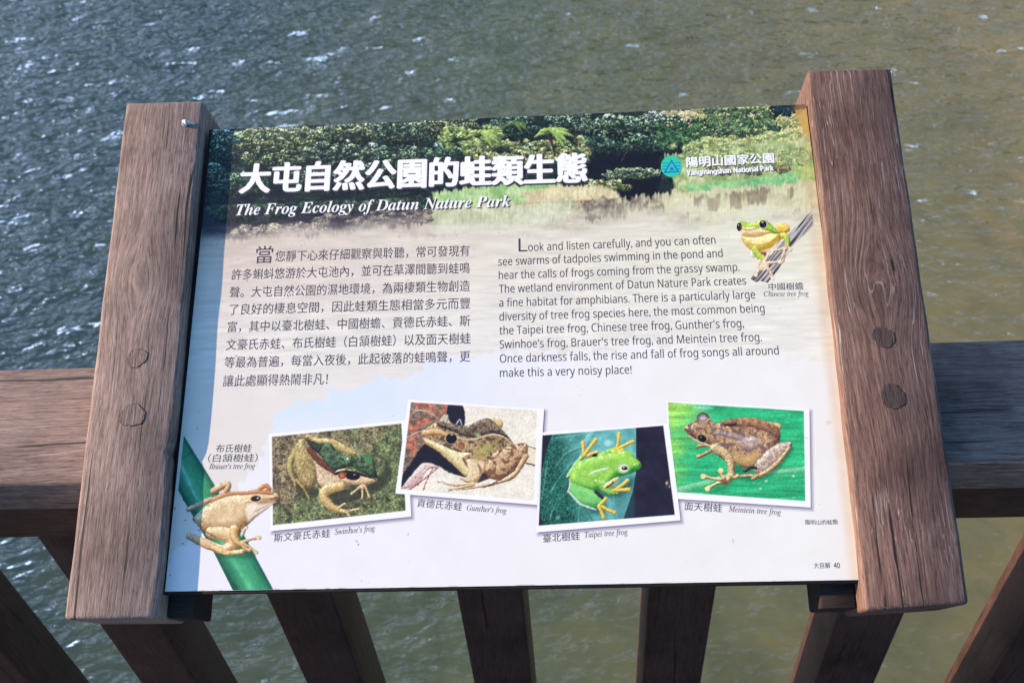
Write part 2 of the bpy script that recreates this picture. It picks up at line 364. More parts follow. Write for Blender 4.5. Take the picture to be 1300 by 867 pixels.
# small bent nail left in the top of the grey beam
bm = bmesh.new()
def tube(bm, pts, rad, n=10):
    prev = None
    for i, (pt, r) in enumerate(zip(pts, rad)):
        d = Vector(pts[min(i+1, len(pts)-1)])-Vector(pts[max(i-1, 0)]); d.normalize()
        a = d.orthogonal().normalized(); b = d.cross(a)
        cur = [bm.verts.new(Vector(pt)+r*(math.cos(t)*a+math.sin(t)*b)) for t in (2*math.pi*k/n for k in range(n))]
        if prev:
            for k in range(n): bm.faces.new((prev[k], prev[(k+1) % n], cur[(k+1) % n], cur[k]))
        else: bm.faces.new(cur[::-1])
        prev = cur
    bm.faces.new(prev)
tube(bm, [(-0.3240, 0.2330, HT+0.0004), (-0.3230, 0.2329, HT+0.003), (-0.3210, 0.2326, HT+0.0042), (-0.3175, 0.2320, HT+0.0036), (-0.3125, 0.2310, HT+0.0028)],
     [0.0030, 0.0034, 0.0026, 0.0014, 0.0009])
link('bent_nail', finish(bm, 'bent_nail'), M_nail, bL, (0, 0, 0))
# battens under the board and the dark backing board
for nm, xa, xb in (('batten', -0.3010, -0.2775), ('batten', 0.2680, 0.2980)):
    bm = bmesh.new(); box(bm, xa, xb, -0.2535, 0.225, -0.060, -0.0125, 0.002, 2)
    link(nm, finish(bm, nm), M_back, sign, OFF)
bm = bmesh.new(); box(bm, -0.3035, 0.3045, -0.2335, 0.2330, -0.0120, -0.0012, 0.0008, 2)
link('backing_board', finish(bm, 'backing_board'), M_back, sign, OFF)

# ------------------------------------------------------------------ the print
# The artwork was traced in the pixel grid of the photograph; to_board() flattens that grid onto the plane
# of the board, so everything below is a plain flat print at its real size.
Rm = AX
def to_trace(x, u):
    Px = x; Py = u*U[1]; Pz = u*U[2]
    d = np.stack([Px-CAM[0], Py-CAM[1], Pz-CAM[2]], -1) @ Rm.T
    return 650+FPX*d[..., 0]/d[..., 2], 433.5-FPX*d[..., 1]/d[..., 2]
def to_board(px, py):
    px = np.asarray(px, float); py = np.asarray(py, float)
    d = np.stack([(px-650)/FPX, -(py-433.5)/FPX, np.ones_like(px)], -1) @ Rm
    t = -(CAM @ NV)/(d @ NV)
    Q = CAM + d*t[..., None]
    return Q[..., 0], Q @ U
def lin(c):
    c = np.clip(c, 0, 1)
    return np.where(c <= 0.04045, c/12.92, ((c+0.055)/1.055)**2.4)
TAB = rng.random((256, 256))
def vnoise(x, y, seed=0):
    xi = np.floor(x).astype(int); yi = np.floor(y).astype(int)
    fx = x-xi; fy = y-yi
    fx = fx*fx*(3-2*fx); fy = fy*fy*(3-2*fy)
    xi = (xi+seed*37) & 255; yi = (yi+seed*91) & 255; x2 = (xi+1) & 255; y2 = (yi+1) & 255
    a = TAB[yi, xi]; b = TAB[yi, x2]; c = TAB[y2, xi]; d = TAB[y2, x2]
    return (a+(b-a)*fx)*(1-fy) + (c+(d-c)*fx)*fy
def fbm(x, y, seed=0, octv=4, gain=0.55):
    s = 0; a = 1; t = 0
    for k in range(octv):
        s = s + a*vnoise(x*2**k, y*2**k, seed+k*3); t += a; a *= gain
    return s/t
def sm(e0, e1, x):
    t = np.clip((x-e0)/(e1-e0), 0, 1); return t*t*(3-2*t)
def spline(pts, n=6, closed=True):
    P = np.array(pts, float); N = len(P); out = []
    rngk = range(N) if closed else range(N-1)
    for i in rngk:
        if closed: p0, p1, p2, p3 = P[i-1], P[i], P[(i+1) % N], P[(i+2) % N]
        else: p0, p1, p2, p3 = P[max(i-1, 0)], P[i], P[i+1], P[min(i+2, N-1)]
        for k in range(n):
            t = k/n
            out.append(0.5*((2*p1)+(p2-p0)*t+(2*p0-5*p1+4*p2-p3)*t*t+(3*p1-p0-3*p2+p3)*t**3))
    if not closed: out.append(P[-1])
    return np.array(out)
V3 = lambda *c: np.array(c, float)/255.0
class Canvas:
    def __init__(s, PX, PY, base=(255, 255, 255), cut=False):
        s.X, s.Y = PX, PY; s.col = np.ones(PX.shape+(3,))*V3(*base); s.a = np.zeros(PX.shape) if cut else None
        s.xs = np.ones(1); s.tf = lambda q: np.array(q, float); s.k = 1.0
    def frame(s, ox, oy, sc):                  # trace units of the next strokes: (crop x, crop y) / scale + origin
        s.tf = lambda q: np.array(q, float)/sc + np.array([ox, oy]); s.k = 1.0/sc
    def win(s, P, mg):
        x0, y0 = P.min(0)-mg; x1, y1 = P.max(0)+mg
        m = (s.X > x0) & (s.X < x1) & (s.Y > y0) & (s.Y < y1)
        r = np.where(m.any(1))[0]; c = np.where(m.any(0))[0]
        if len(r) == 0 or len(c) == 0: return None
        return (slice(r[0], r[-1]+1), slice(c[0], c[-1]+1))
    def put(s, W, mask, color):
        s.col[W] = s.col[W]*(1-mask[..., None]) + color*mask[..., None]
        if s.a is not None: s.a[W] = np.maximum(s.a[W], mask)
    def sdf(s, W, P):
        X, Y = s.X[W], s.Y[W]
        d = np.full(X.shape, 1e9); ins = np.zeros(X.shape, bool)
        for i in range(len(P)):
            a = P[i]; b = P[(i+1) % len(P)]; e = b-a; L = e @ e+1e-12
            t = np.clip(((X-a[0])*e[0]+(Y-a[1])*e[1])/L, 0, 1)
            d = np.minimum(d, (X-a[0]-t*e[0])**2+(Y-a[1]-t*e[1])**2)
            if a[1] != b[1]:
                c = ((a[1] > Y) != (b[1] > Y)) & (X < (b[0]-a[0])*(Y-a[1])/(b[1]-a[1])+a[0]); ins ^= c
        d = np.sqrt(d); return np.where(ins, -d, d)
    def fill(s, pts, color, soft=0.5, alpha=1.0, smooth=True, wob=0.0, wf=0.3, seed=1):
        P = s.tf(pts); P = spline(P) if smooth else P
        W = s.win(P, soft+3+wob*2)
        if W is None: return
        d = s.sdf(W, P)
        if wob: d = d + (fbm(s.X[W]*wf, s.Y[W]*wf, seed)-.5)*2*wob
        s.put(W, (1-sm(-soft, soft, d))*alpha, V3(*color))
    def shaded(s, W, d, r, lo, hi, soft, mott, mf, seed, spot, light=(-0.45, -0.75), alpha=1.0):
        X, Y = s.X[W], s.Y[W]
        d = d + (fbm(X*.55, Y*.55, seed+3, 2)-.5)*1.1
        t = np.clip(-d/r, 0, 1); h = np.sqrt(np.maximum(0, 1-(1-t)**2))*r
        gy, gx = np.gradient(h); px = max(1e-6, abs(np.gradient(s.X[W], axis=1)).mean()); py = max(1e-6, abs(np.gradient(s.Y[W], axis=0)).mean())
        sgx = np.sign(np.gradient(s.X[W], axis=1).mean()); sgy = np.sign(np.gradient(s.Y[W], axis=0).mean())
        gx = gx/px*sgx; gy = gy/py*sgy
        nz = 1/np.sqrt(1+gx*gx+gy*gy); nl = (-gx*light[0]-gy*light[1])*nz + 0.55*nz
        v = sm(-0.35, 0.95, nl) + (fbm(X*mf, Y*mf, seed)-.5)*mott*2.4 + (vnoise(X*1.1, Y*1.1, seed+5)-.5)*(mott*1.3+.10) + (fbm(X*.12, Y*.12, seed+2, 2)-.5)*.35 - 0.18*np.exp(-np.maximum(-d, 0)/0.8) + (vnoise(X*.7, Y*.7, seed+8)-.5)*.16 + (mott > .1)*(sm(.74, .84, vnoise(X*.85, Y*.85, seed+18))*.30 - sm(.74, .84, vnoise(X*.75, Y*.75, seed+28))*.42)
        v = np.clip(v, -.25, 1.25)[..., None]
        c = V3(*lo)*.85*(1-v)+V3(*hi)*v + (sm(.80, .98, nl)*sm(.52, .70, vnoise(X*.6, Y*.6, seed+31))*.22)[..., None]
        if spot is not None:
            sp = sm(0.56, 0.66, fbm(X*spot[1], Y*spot[1], seed+9, 2))[..., None]*spot[2]
            c = c*(1-sp)+V3(*spot[0])*sp
        s.put(W, (1-sm(-soft, soft, d))*alpha, np.clip(c, 0, 1))
    def body(s, pts, lo, hi, r=6, soft=0.65, mott=0.12, mf=0.35, seed=1, spot=None, smooth=True, alpha=1.0):
        P = s.tf(pts); P = spline(P) if smooth else P
        W = s.win(P, 3)
        if W is None: return
        s.shaded(W, s.sdf(W, P), r, lo, hi, soft, mott, mf, seed, spot, alpha=alpha)
    def limb(s, pts, wid, lo, hi, soft=0.6, mott=0.08, mf=0.5, seed=2, spot=None, smooth=True, alpha=1.0):
        P = s.tf(pts); n = len(P)
        wv = np.interp(np.linspace(0, n-1, (n-1)*5+1), np.arange(n), np.array(wid, float)*s.k/2 if not np.isscalar(wid) else np.full(n, wid*s.k/2))
        P = spline(P, 5, False) if smooth else np.array([P[0]+(P[-1]-P[0])*t for t in np.linspace(0, 1, len(wv))])
        W = s.win(P, wv.max()+3)
        if W is None: return
        X, Y = s.X[W], s.Y[W]; d = np.full(X.shape, 1e9)
        for i in range(len(P)-1):
            a, b = P[i], P[i+1]; e = b-a; L = e @ e+1e-12
            t = np.clip(((X-a[0])*e[0]+(Y-a[1])*e[1])/L, 0, 1)
            d = np.minimum(d, np.sqrt((X-a[0]-t*e[0])**2+(Y-a[1]-t*e[1])**2)-(wv[i]+(wv[i+1]-wv[i])*t))
        s.shaded(W, d, max(wv.max()*0.95, 0.3), lo, hi, soft, mott, mf, seed, spot, alpha=alpha)
    def dot(s, c, rx, ry, color, soft=0.4, alpha=1.0, ang=0.0):
        c = s.tf([c])[0]; rx *= s.k; ry *= s.k
        W = s.win(np.array([c-max(rx, ry), c+max(rx, ry)]), 2)
        if W is None: return
        X, Y = s.X[W]-c[0], s.Y[W]-c[1]; ca, sa = math.cos(ang), math.sin(ang)
        e = np.sqrt(((X*ca+Y*sa)/rx)**2+((-X*sa+Y*ca)/ry)**2)
        s.put(W, (1-sm(1-soft/min(rx, ry), 1+soft/min(rx, ry), e))*alpha, V3(*color))
    def grain(s, amt, f, seed=3, mono=True):
        n = fbm(s.X*f, s.Y*f, seed, 3, 0.8)-.5
        s.col = np.clip(s.col*(1+n[..., None]*2*amt), 0, 1)

ALB = 0.86*np.array([1.0, 0.968, 0.855])
m, nt, p = newmat('printed board')
at = nt.nodes.new('ShaderNodeAttribute'); at.attribute_name = 'print'
tcp = nt.nodes.new('ShaderNodeTexCoord')
d1 = node(nt, 'ShaderNodeTexNoise', Scale=22.0, Detail=6.0, Roughness=0.7); nt.links.new(tcp.outputs['Object'], d1.inputs['Vector'])
rd = ramp(nt, [(0.3, (0.965, 0.955, 0.945)), (0.6, (1, 1, 1))]); nt.links.new(d1.outputs['Fac'], rd.inputs[0])
d2 = node(nt, 'ShaderNodeTexNoise', Scale=170.0, Detail=2.0, Roughness=0.5); nt.links.new(tcp.outputs['Object'], d2.inputs['Vector'])
r2 = ramp(nt, [(0.235, (0.45, 0.38, 0.33)), (0.262, (1, 1, 1))]); nt.links.new(d2.outputs['Fac'], r2.inputs[0])
cc = mix(nt, at.outputs['Color'], rd.outputs[0], 1.0, 'MULTIPLY'); cc = mix(nt, cc, r2.outputs[0], 0.7, 'MULTIPLY')
nt.links.new(cc, p.inputs['Base Color'])
p.inputs['Roughness'].default_value = 0.42; p.inputs['Specular IOR Level'].default_value = 0.35
M_print = m
# --- the board background
NX, NY = 1060, 800
BX = np.linspace(-0.3000, 0.3040, NX); BU = np.linspace(0.2318, -0.2312, NY)
GX, GU = np.meshgrid(BX, BU)
TX, TY = to_trace(GX, GU)
K = Canvas(TX, TY, (238, 231, 234))
X, Y = TX, TY
def paint_board():
    # ground colours: pond mirror fading to cream, cream to lavender white, and the torn pale blue wash
    q = (Y + 0.03*(X-640))                                           # runs along the board's own rows
    cream_l = V3(217, 199, 188); cream_m = V3(230, 220, 206); cream_r = V3(232, 227, 205)
    fx = np.clip((X-290)/740, 0, 1)[..., None]
    top = np.where(fx < .5, cream_l*(1-2*fx)+cream_m*2*fx, cream_m*(2-2*fx)+cream_r*(2*fx-1))
    low = V3(232, 222, 216)*(1-fx)+V3(238, 231, 222)*fx
    f = sm(300, 430, q)[..., None]
    c = top*(1-f)+low*f
    st = fbm(X*0.03, q*0.22, 4, 4)-.5
    c = c*(1+st[..., None]*0.16*(1-sm(430, 520, q))[..., None])
    white = V3(240, 234, 239)*(1-fx)+V3(242, 237, 234)*fx
    blue = V3(216, 227, 246)
    edge = np.interp(X, [210, 300, 335, 350, 430, 500, 560, 640, 800, 1000, 1100], [700, 610, 560, 515, 490, 474, 452, 446, 442, 462, 480])
    tw = q - edge + (fbm(X*0.09, q*0.12, 6, 4)-.5)*46
    k = sm(-3, 5, tw)[..., None]
    bl = (sm(60, -10, Y-520)*sm(760, 380, X))[..., None]*0.95
    bl = np.clip(bl + (sm(690, 560, Y)*sm(420, 260, X))[..., None]*0.25, 0, 1)
    c = c*(1-k) + (white*(1-bl)+blue*bl)*k
    K.col = np.clip(c, 0, 1)
paint_board()

SPK = np.clip((vnoise(X*0.85, Y*0.95, 3)*0.62 + vnoise(X*0.42, Y*0.5, 8)*0.38-.5)*1.35+.5, 0, 1)
EDG = fbm(X*0.22, Y*0.22, 12, 3)
XI = lambda x: (np.asarray(x)-BX[0])/(BX[-1]-BX[0])*(NX-1)
UI = lambda u: (BU[0]-np.asarray(u))/(BU[0]-BU[-1])*(NY-1)
def splats(cx, cy, rx, ry, lo, hi, speck=0.55, rag=1.0, alpha=1.0):
    """leaf clumps: ragged ellipses, light on top, dark below, with a leaf-sized speckle"""
    bx, bu = to_board(cx, cy); ii = XI(bx); jj = UI(bu)
    sx = abs(XI(to_board(cx+1.0, cy)[0])-ii).mean(); sy = abs(UI(to_board(cx, cy+1.0)[1])-jj).mean()
    for n in np.argsort(cy) if False else range(len(cx)):
        i0 = int(max(0, ii[n]-rx[n]*sx*1.5)); i1 = int(min(NX, ii[n]+rx[n]*sx*1.5+1))
        j0 = int(max(0, jj[n]-ry[n]*sy*1.5)); j1 = int(min(NY, jj[n]+ry[n]*sy*1.5+1))
        if i1-i0 < 2 or j1-j0 < 2: continue
        W = (slice(j0, j1), slice(i0, i1))
        dx = (X[W]-cx[n])/rx[n]; dy = (Y[W]-cy[n])/ry[n]
        e = dx*dx+dy*dy + (EDG[W]-.5)*2.4*rag + (SPK[W]-.5)*1.1*rag
        mk = (1-sm(0.75, 1.0, e))*alpha
        v = np.clip(0.42-dy*0.55-dx*0.12 + (SPK[W]-.5)*3.6*speck, 0, 1.5)[..., None]**1.25
        K.put(W, mk, np.clip(lo[n]*(1-v)+hi[n]*v, 0, 1))
def jit(c, n, s=0.08):
    return np.clip(V3(*c)[None]*(1+rng.normal(0, s, (n, 1))) + rng.normal(0, s*0.12, (n, 3)), 0, 1)
def clump(x0, x1, y0, y1, n, r0, r1, lo, hi, asp=0.6, **kw):
    cx = rng.uniform(x0, x1, n); o = np.argsort(rng.uniform(0, 1, n)); cy = y0+(y1-y0)*np.sort(rng.uniform(0, 1, n)) - 0.045*(cx-640)
    rx = rng.uniform(r0, r1, n); splats(cx, cy, rx, rx*asp*rng.uniform(.8, 1.3, n), jit(lo, n), jit(hi, n), **kw)
def reeds(pts, lo, hi, base=None, fx=0.42, fy=0.09, rag=5, seed=2, alpha=1.0, contrast=0.9):
    P = np.array(pts, float); W = K.win(P, 8)
    if W is None: return
    d = K.sdf(W, P); x, y = X[W], Y[W]
    n = fbm((x+0.05*y)*fx, y*fy, seed, 3, .7)*.65 + vnoise(x*.33+5, y*.3, seed+2)*.35
    d = d + (vnoise(x*0.5, y*0.06, seed+4)*.6+vnoise(x*.12, y*.1, seed+6)*.4-.5)*2*rag
    v = np.clip(.5+(n-.5)*contrast*1.6 + (fbm(x*.06, y*.09, seed+7, 2)-.5)*1.0, 0, 1)[..., None]
    K.put(W, (1-sm(-2.5, 2.0, d))*alpha, V3(*lo)*(1-v)+V3(*hi)*v)

def paint_header():
    top = 150                                                        # the clump() rows follow the board's slope, y given at x = 640
    # still water under the far bank
    reeds([(255, 262), (560, 262), (760, 250), (900, 238), (1040, 226), (1045, 285), (800, 300), (600, 300), (430, 305), (255, 320)], (150, 140, 120), (214, 202, 178), fy=0.25, fx=0.08, rag=12, seed=21, alpha=0.9)
    reeds([(255, 262), (470, 258), (540, 262), (535, 285), (430, 296), (330, 300), (255, 318)], (88, 78, 86), (150, 136, 128), fx=0.05, fy=0.2, rag=10, seed=33, alpha=0.85)
    # a pale opening of sky and hillside at the far right
    K.fill([(855, 140), (1025, 128), (1045, 260), (840, 262)], (214, 208, 160), 3, smooth=False)
    # dark ground of the wood
    K.fill([(255, 160), (880, 130), (880, 215), (838, 262), (700, 256), (545, 262), (525, 266), (255, 292)], (34, 42, 42), 3, smooth=False)
    K.fill([(255, 250), (545, 238), (535, 270), (420, 290), (255, 300)], (52, 48, 58), 6, smooth=False, wob=3)
    D, G, L = (18, 28, 30), (84, 110, 84), (150, 178, 120)
    clump(262, 880, 140, 240, 420, 7, 15, D, G)
    clump(262, 560, 180, 262, 150, 7, 14, D, (70, 96, 70))
    # the pale crown at the left and the mid crowns
    clump(300, 400, 136, 182, 120, 5, 11, (52, 76, 50), (186, 204, 140), 0.5)
    clump(262, 305, 140, 235, 60, 5, 11, (26, 48, 52), (130, 165, 140), 0.5)
    clump(395, 600, 140, 190, 190, 5, 12, (30, 48, 40), (122, 150, 104), 0.5)
    clump(470, 600, 140, 176, 90, 4, 10, (38, 60, 44), (146, 172, 118), 0.5)
    clump(262, 560, 240, 252, 60, 5, 10, (30, 38, 36), (96, 118, 84), .45)
    # the big spreading tree on the right of the middle
    clump(690, 895, 142, 200, 260, 6, 13, (22, 40, 32), (84, 120, 80), 0.45)
    clump(735, 890, 150, 180, 120, 5, 10, (30, 52, 38), (112, 146, 96), 0.42)
    K.fill([(742, 204), (830, 198), (836, 236), (820, 254), (770, 250), (745, 226)], (26, 26, 34), 4, wob=3)
    clump(770, 838, 217, 226, 40, 6, 12, (40, 58, 46), (140, 160, 116), 0.35)
    clump(745, 800, 228, 240, 24, 5, 9, (46, 62, 40), (166, 178, 112), 0.5)
    K.fill([(255, 160), (885, 130), (880, 205), (838, 225), (700, 235), (545, 250), (255, 262)], (16, 24, 30), 3, .62, smooth=False)
    def crown(x, y, w_, h_, lo, hi, n=70, r0=4, r1=9):
        t = rng.uniform(0, 2*math.pi, n); q = np.sqrt(rng.uniform(0, 1, n))
        cx = x+w_*q*np.cos(t); o = np.argsort(np.sin(t)*q)[::-1]; cx = cx[o]; rel = (np.sin(t)*q)[o]
        cy = y+h_*rel-0.045*(cx-640)+0.045*(x-640)
        f = (0.98-0.58*rel)[:, None]*rng.uniform(.8, 1.2, (n, 1))
        rx = rng.uniform(r0, r1, n)
        splats(cx, cy, rx, rx*rng.uniform(.35, .6, n), np.clip(jit(lo, n)*f, 0, 1), np.clip(jit(hi, n, .1)*f, 0, 1))
    G1, G2, G3 = ((26, 38, 36), (150, 174, 136)), ((34, 46, 34), (186, 200, 146)), ((20, 36, 34), (116, 142, 112))
    for (x, y, w_, h_, g) in ((282, 186, 26, 22, G1), (270, 225, 22, 16, G1), (310, 235, 34, 14, G3), (400, 225, 40, 14, G3), (480, 222, 44, 14, G3), (352, 200, 40, 16, G2), (420, 196, 40, 18, G1), (500, 200, 46, 20, G1),
                              (560, 200, 34, 16, G3), (440, 168, 44, 15, G2), (515, 166, 46, 18, G1), (570, 160, 36, 14, G2), (650, 160, 34, 14, G3), (725, 158, 34, 16, G1), (700, 190, 34, 12, G2), (770, 182, 40, 14, G3),
                              (835, 182, 44, 14, G3), (785, 160, 46, 14, G1), (845, 158, 44, 14, G1), (880, 180, 26, 16, G3)):
        crown(x, y, w_, h_, *g)
    crown(348, 176, 56, 17, (50, 66, 44), (216, 226, 164), 110)
    K.fill([(742, 204), (830, 198), (836, 236), (820, 254), (770, 250), (745, 226)], (20, 20, 28), 4, .9, wob=3)
    crown(800, 222, 40, 7, (40, 56, 46), (168, 184, 140), 40); crown(770, 238, 26, 8, (50, 62, 40), (190, 196, 126), 30)
    for pts in ([(702, 205), (712, 192), (722, 188)], [(790, 205), (796, 194), (808, 190)], [(742, 200), (752, 190), (770, 186)]): K.limb(pts, [3, 2.4, 1.6], (30, 22, 20), (60, 46, 38))
    # yellow-green shrubs low in the middle
    clump(592, 745, 180, 208, 70, 5, 11, (70, 78, 52), (200, 202, 138), 0.5)
    clump(560, 640, 160, 186, 40, 5, 9, (66, 86, 52), (176, 196, 120), 0.5)
    # tree ferns
    for (x, y, s, c) in ((612, 170, 1.0, (186, 214, 118)), (700, 168, 1.05, (176, 206, 112)), (655, 158, .6, (120, 150, 84))):
        for a in np.linspace(-2.9, 0.9, 8):
            L2 = 26*s*rng.uniform(.7, 1.1)
            pts = [(x+L2*t*math.cos(a), y+L2*t*math.sin(a)*0.55+9*s*t*t) for t in np.linspace(0, 1, 5)]
            K.limb(pts, [1.5, 5*s, 6*s, 4*s, 1], tuple(v*0.62 for v in c), c, mott=0.3, mf=0.9)
    K.limb([(697, 172), (703, 190), (704, 198)], 3, (44, 34, 30), (70, 56, 46))
    # bright bank right: shrubs, tall reeds, the green water's edge
    clump(850, 905, 150, 178, 40, 5, 11, (130, 124, 90), (226, 216, 168), 0.5)
    clump(880, 1035, 150, 196, 130, 5, 11, (104, 116, 66), (208, 208, 136), 0.55)
    clump(900, 985, 152, 184, 80, 6, 12, (34, 54, 44), (112, 138, 92), 0.55)
    clump(985, 1012, 143, 162, 30, 5, 9, (16, 26, 36), (44, 62, 70), 0.6)
    clump(838, 900, 165, 196, 60, 6, 11, (26, 44, 34), (86, 122, 78), 0.5)
    clump(880, 1035, 186, 206, 50, 5, 10, (112, 130, 76), (200, 208, 140), 0.5)
    reeds([(845, 196), (960, 182), (1034, 176), (1036, 228), (960, 238), (860, 246)], (128, 152, 88), (226, 228, 176), fx=.5, seed=44)
    clump(890, 1010, 219, 232, 26, 6, 12, (78, 70, 60), (172, 170, 112), .5)
    reeds([(862, 236), (940, 228), (1036, 216), (1040, 232), (960, 239), (880, 244)], (96, 168, 112), (178, 222, 150), fx=.3, fy=.3, seed=51, rag=3)
    reeds([(1008, 190), (1036, 182), (1040, 230), (1012, 236)], (84, 160, 84), (206, 218, 128), fx=.6, seed=53, rag=5)
    clump(905, 1030, 206, 226, 60, 4, 9, (96, 120, 70), (214, 220, 160), .5, alpha=.8)
    clump(850, 950, 196, 214, 40, 4, 8, (90, 110, 66), (206, 212, 150), .5, alpha=.75)
    # reeds in the middle, straw at their feet
    reeds([(548, 244), (640, 234), (712, 232), (722, 256), (640, 264), (552, 268)], (132, 176, 108), (212, 228, 170), fx=.55, seed=61, rag=6)
    reeds([(665, 246), (700, 236), (742, 236), (772, 236), (790, 252), (730, 258), (672, 262)], (198, 172, 132), (238, 230, 186), fx=.5, seed=65, rag=4)
    K.limb([(600, 263), (660, 259), (715, 256), (790, 252)], 1.6, (196, 150, 110), (224, 176, 132), mott=.3)
    # mirror images: streaked downwards and fading
    reeds([(545, 262), (650, 260), (722, 254), (728, 276), (660, 292), (550, 296)], (176, 180, 142), (230, 230, 196), fx=.5, fy=.06, seed=71, rag=9)
    reeds([(728, 256), (800, 252), (838, 246), (845, 262), (790, 276), (742, 280)], (96, 84, 76), (214, 204, 172), fx=.35, fy=.1, seed=75, rag=8)
    reeds([(838, 246), (1038, 230), (1042, 262), (960, 282), (900, 284), (845, 268)], (196, 190, 152), (234, 230, 190), fx=.5, fy=.06, seed=77, rag=9)
    for (x, y, w_, h_) in ((905, 258, 9, 14), (932, 255, 12, 15), (962, 250, 16, 12), (885, 256, 7, 10), (1005, 246, 6, 9)):
        reeds([(x-w_, y-h_*.7), (x+w_, y-h_*.8), (x+w_*.7, y+h_*.6), (x-w_*.6, y+h_*.7)], (112, 96, 80), (160, 148, 112), fx=.5, fy=.07, seed=int(x), rag=6, alpha=.75)
    clump(292, 420, 272, 284, 60, 4, 9, (96, 88, 84), (214, 204, 176), 0.4, alpha=.9)
    clump(400, 545, 262, 278, 60, 4, 8, (92, 82, 84), (178, 166, 146), 0.4, alpha=.8)
    # the lower edge of the picture dissolves into the cream
    qq = Y + 0.045*(X-640)
    f = (sm(262, 306, qq + (fbm(X*.03, Y*.09, 15, 3)-.5)*34))[..., None]
    K.col = K.col*(1-f)+KEEP*f
KEEP = K.col.copy()
paint_header()
# blurred darker edges of the prints' own drop shadows, part of the printed layout
def printed_shadow(quad, off, soft, a):
    P = np.array(quad, float)+np.array(off); W = K.win(P, soft*2+2); d = K.sdf(W, P)
    K.put(W, (1-sm(-soft, soft, d))*a, V3(120, 108, 140))
PH = {'a': [(341, 551), (516.5, 533), (522, 655.5), (343, 674)],
      'b': [(518, 507), (691, 519), (682.5, 640.8), (502, 626.3)],
      'c': [(686, 549), (849, 537), (864, 660.3), (680.7, 675.6)],
      'd': [(845, 508), (1027.5, 518.5), (1029.3, 644), (852, 632.5)]}
for k, q in PH.items(): printed_shadow(q, (2.4, 3.2), 4.0, 0.85)
# peeled sticker at the top corner, stains
K.fill([(1009, 136), (1022, 131), (1030, 168), (1024, 172), (1013, 152)], (206, 160, 66), 1.2, wob=2, wf=.5, alpha=.85)
K.fill([(1004, 128), (1024, 126), (1026, 137), (1006, 139)], (70, 48, 34), 1.5, wob=1.5, alpha=.8)
for (x, y) in ((1052, 536), (738, 369), (700, 452)): K.dot((x, y), 3.5, 2.6, (222, 196, 182), 1.6, .55)
for (x, y) in ((232, 690), (216, 730), (246, 332), (241, 338), (235, 660), (222, 645), (455, 691), (252, 660), (300, 452)): K.dot((x, y), 1.0, .8, (70, 62, 70), .5, .8)
# yellowed strip and grime where the board meets the beams
ed = sm(0.288, 0.2972, GX)*(0.4+0.6*fbm(GX*90, GU*60, 5, 4))
K.col = K.col*(1-ed[..., None]*0.45)+V3(206, 176, 140)*ed[..., None]*0.45
ed = (sm(-0.2300, -0.2312, GU)*sm(.55, .75, fbm(GX*90, GU*10, 9, 4)))[..., None]*.5
K.col = K.col*(1-ed)+V3(120, 96, 80)*ed
P = np.stack([GX, GU, np.zeros_like(GX)], -1)
me = bpy.data.meshes.new('printed_panel'); grid_fill(me, P[::-1], (lin(K.col)*ALB)[::-1])
link('printed_panel', me, M_print, sign, OFF)

# --- the four photographs
def photo(quad, nx, ny, lift, paint, label):
    s, t = np.meshgrid(np.linspace(0, 1, nx), np.linspace(0, 1, ny))
    qx, qu = to_board([p[0] for p in quad], [p[1] for p in quad])
    bil = lambda v: (v[0]*(1-s)*(1-t)+v[1]*s*(1-t)+v[2]*s*t+v[3]*(1-s)*t)
    bx, bu = bil(qx), bil(qu)
    px, py = to_trace(bx, bu)
    k = Canvas(px, py); paint(k)
    me = bpy.data.meshes.new('frog_photograph'); grid_fill(me, np.stack([bx, bu, np.full_like(bx, lift)], -1)[::-1], (lin(k.col)*ALB)[::-1])
    o = link('frog_photograph', me, M_print, sign, OFF); o['label'] = label
def border(k, quad):
    """white paper border: everything outside the picture area"""
    P = np.array(quad, float); W = (slice(None), slice(None))
    d = k.sdf(W, P); k.put(W, sm(-.5, .5, d), V3(250, 245, 250))
